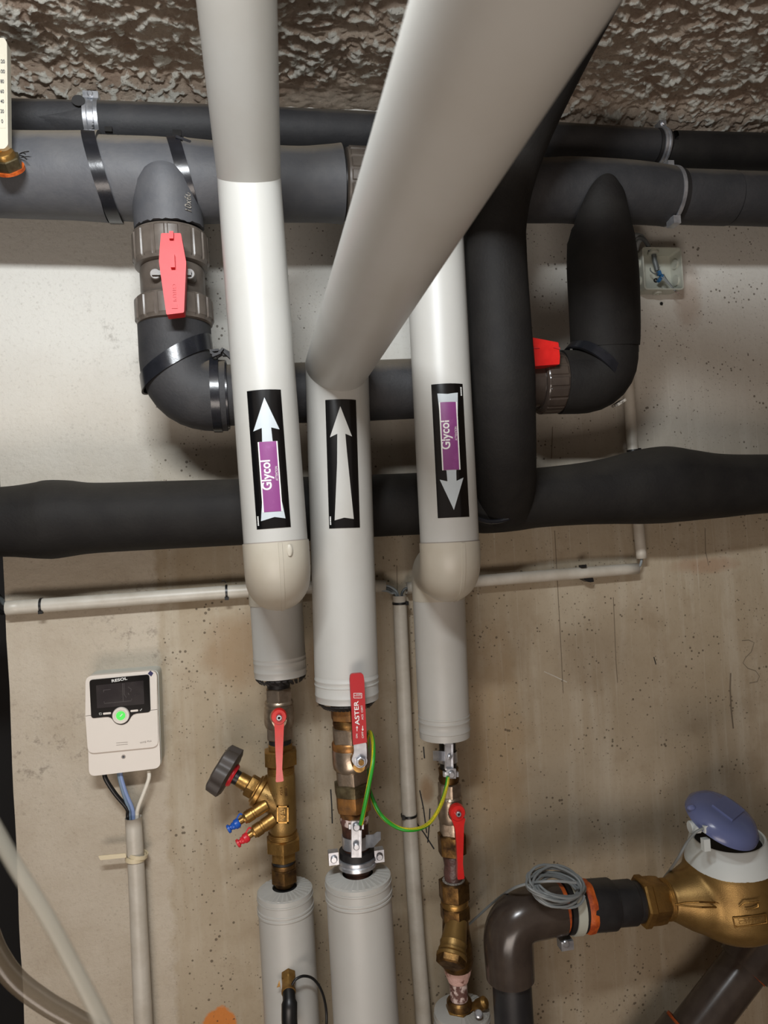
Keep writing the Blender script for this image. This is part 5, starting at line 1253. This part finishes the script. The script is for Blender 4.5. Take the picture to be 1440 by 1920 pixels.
# ------------------------------------------------------------------ water meter
wm = thing('water_meter', 'large brass water meter with white collar and blue flip lid, at the lower right edge', 'water meter', at(1375, 1690, ye))
mc = at(1372, 1678, ye); k = depth(mc)/F
ms(0, [(1197, 80, 1), (1200, 86, 1), (1210, 86, 1), (1213, 79, 1), (1228, 79, 1), (1240, 76, 1), (1241, 70)], n=48).build('inlet_nut', 'brass', wm, angle=25)
pr = []
for i in range(4): pr += [(1239+i*3.4, 73), (1240.7+i*3.4, 69)]
ms(0, pr+[(1254, 70)]).build('inlet_thread', 'brass', wm)
body = G()
upv = Vector((-.04, -.05, 1)).normalized()
revolve(mc, upv, [(-66*k, 12*k), (-65*k, 40*k), (-58*k, 66*k), (-44*k, 83*k), (-24*k, 92*k), (0, 93*k), (26*k, 90*k), (50*k, 84*k), (66*k, 80*k), (72*k, 78*k)], n=56, g=body)
ms(0, [(1249, 70), (1258, 76), (1272, 92), (1290, 112), (1312, 130), (1340, 140), (1372, 142), (1420, 130), (1460, 96), (1500, 72), (1520, 70)], n=48, g=body)
bo = body.build('meter_body', 'brass_cast', wm)
rm = bo.modifiers.new('r', 'REMESH'); rm.mode = 'VOXEL'; rm.voxel_size = .0026; rm.use_smooth_shade = True
sm = bo.modifiers.new('s', 'SMOOTH'); sm.factor = .6; sm.iterations = 14
def on_body(px, py, off=.0):   # front of the bowl
    d = ray(px, py).normalized(); oc = CAM-mc; oc2 = oc-upv*oc.dot(upv); d2 = d-upv*d.dot(upv); R0 = 93*k
    A = d2.dot(d2); B = 2*oc2.dot(d2); C_ = oc2.dot(oc2)-(R0+off)**2; D_ = max(0, B*B-4*A*C_); return CAM+d*((-B-math.sqrt(D_))/(2*A))
def bead(pts, r, name): 
    return tube([on_body(a, b, .0005) for a, b in pts], r, n=8).build(name, 'brass', wm)
P = [on_body(max(a, 1302), b, .0) for a, b in ((0, 0),)][:0]
def ridge(pts, depthoff, r, name): return tube([at(a, b, c_) for a, b, c_ in pts], r, n=8).build(name, 'brass', wm)
yb = on_body(1340, 1690).y
ridge([(1266, 1696, ye-.040), (1285, 1692, ye-.050), (1310, 1691, ye-.062), (1340, 1692, yb+.001), (1370, 1697, yb-.006)], 0, .0013, 'cast_ridge')
ridge([(1266, 1696, ye-.040), (1290, 1699, ye-.050), (1315, 1701, ye-.062), (1345, 1701, yb+.001), (1370, 1697, yb-.006)], 0, .0013, 'cast_ridge')
bead([(1386, 1701), (1395, 1693), (1410, 1692), (1424, 1690)], .001, 'cast_arrow'); bead([(1398, 1705), (1410, 1704), (1422, 1700), (1421, 1693)], .001, 'cast_arrow')
bead([(1374, 1721), (1400, 1719), (1436, 1714), (1438, 1730), (1410, 1735), (1378, 1738), (1374, 1721)], .001, 'cast_frame')
c = on_body(1407, 1726.5, .0022); dd = (on_body(1417, 1725, .0022)-c).normalized(); d3 = (on_body(1407, 1716, .0022)-c).normalized()
write('DS TRP', 12*k, flat_map(c, dd, d3), 'cast_lettering', 'brass', wm, fit=40*k) if False else write('CS7750', 9*k, flat_map(c, dd, d3), 'cast_lettering', 'brass', wm, fit=40*k)
rb = mc+upv*(60*k)
revolve(rb, upv, [(0, 70*k), (0, 79*k), (2*k, 80*k), (10*k, 78*k), (52*k, 66*k), (54*k, 64*k), (53*k, 61*k), (40*k, 59*k), (38*k, 20*k)], n=64).build('white_collar', 'meter_white', wm, label='white plastic collar')
revolve(rb+upv*(39*k), upv, [(0, 58*k), (2*k, 58*k)], n=40).build('dial_well', 'hole', wm)
q = at(1323, 1583, ye-.065); box(q, .010, .008, .017).build('collar_catch', 'meter_white', wm, bevel=.0012)
box(at(1343, 1570, ye-.058), .008, .006, .006).build('collar_notch', 'meter_white', wm, bevel=.0006)
hb = at(1302, 1550, ye-.050); revolve(hb-Vector((.008, 0, 0)), Vector((1, -.1, .02)), [(0, .008), (.001, .009), (.014, .009), (.015, .008)], n=24).build('hinge_boss', 'meter_white', wm)
# lid: shallow dish, tilted open
lc = at(1353, 1537, ye-.045); ln = Vector((.26, -.40, .88)).normalized(); ll_ = 64*k
lid = revolve(lc-ln*.006, ln, [(0, ll_*.94), (.002, ll_), (.010, ll_*.99), (.020, ll_*.84), (.026, ll_*.62), (.027, 0.001)], n=56, cap0=False)
revolve(lc-ln*.006, ln, [(0, ll_*.94), (.003, ll_*.95), (.010, ll_*.94), (.018, ll_*.80), (.023, ll_*.58), (.0245, 0.001)], n=56, g=lid, cap0=False)
lo = lid.build('flip_lid', 'lid', wm, label='translucent blue lid')
_, la, lb = frame(ln, UP)
g = G(); cA = lc+ln*.020; v = [cA+la*(.3*ll_*i)+lb*(.42*ll_*j)+ln*(.004*h) for h in (0, 1) for i, j in ((-1, -1), (1, -1), (1, 1), (-1, 1))]
g.add(v, [(0, 1, 2, 3), (7, 6, 5, 4), (0, 4, 5, 1), (1, 5, 6, 2), (2, 6, 7, 3), (3, 7, 4, 0)]).build('lid_boss', 'lid', lo, bevel=.001)
q = at(1296, 1514, ye-.045); ball(q, .0055, sq=(1.3, .8, .8)).build('lid_tab', 'lid', lo)
box(at(1328, 1552, ye-.068), .018, .010, .010).build('pulse_sensor', 'meter_white', wm, bevel=.0015)
cable([(1320, 1553, ye-.070, 5), (1305, 1560, ye-.068, 5), (1288, 1580, ye-.05, 5), (1272, 1608, ye-.03, 5), (1256, 1632, ye+.02, 5), (1242, 1652, -.08, 5), (1225, 1690, -.03, 5)], 'cable', 'cable_grey', 'thin grey cable running from the water meter lid down behind its inlet')
o_ = ms(0, [(1505, 79, 1), (1545, 79, 1)], n=48).build('outlet_nut', 'brass_orange', wm, angle=25)
# diagonal pipe
yd = -.085
D0_w = at(1478, 1690, yd); D1_w = at(1392, 1815, yd)
def ms_end(x):
    t = .3
    for _ in range(12): t += (x-proj(E0+dm*t)[0])/(proj(E0+dm*(t+.01))[0]-proj(E0+dm*t)[0])*.01
    return E0+dm*t
pe_ = ms_end(1543)
tube(fillet([pe_, pe_+dm*.07, D0_w+(D0_w-D1_w).normalized()*.10, D0_w], [0, .05, .05, 0], 8), rad(72, D1_w), n=40).build('outlet_bend', 'pvc_dark', wm)
dp = thing('diagonal_pipe', 'glossy dark brown pipe slanting down leftwards below the water meter', 'pipe', at(1350, 1850, yd))
D0 = at(1478, 1690, yd); D1 = at(1392, 1815, yd); D2 = at(1292, 1945, yd); dd = (D2-D1).normalized()
tube([D0, D0+(D1-D0)*.55, at(1394, 1812, yd)], rad(92, D1), n=44).build('upper_coupling', 'pvc_dark', dp)
tube([at(1400, 1805, yd), D2, D2+dd*.12], rad(80, D1), n=44).build('straight_pipe', 'pvc_dark', dp)
cq = at(1290, 1940, yd); tube([cq, cq+dd*.2], rad(100, cq), n=44).build('lower_coupling', 'pvc_dark', dp)
annulus(cq-dd*.004, dd, rad(78, cq), rad(92, cq), .006, n=40).build('sealant_ring', 'orange', dp)
annulus(at(1395, 1811, yd), dd, rad(79, D1), rad(84, D1), .002, n=40).build('sealant_ring', 'orange', dp)
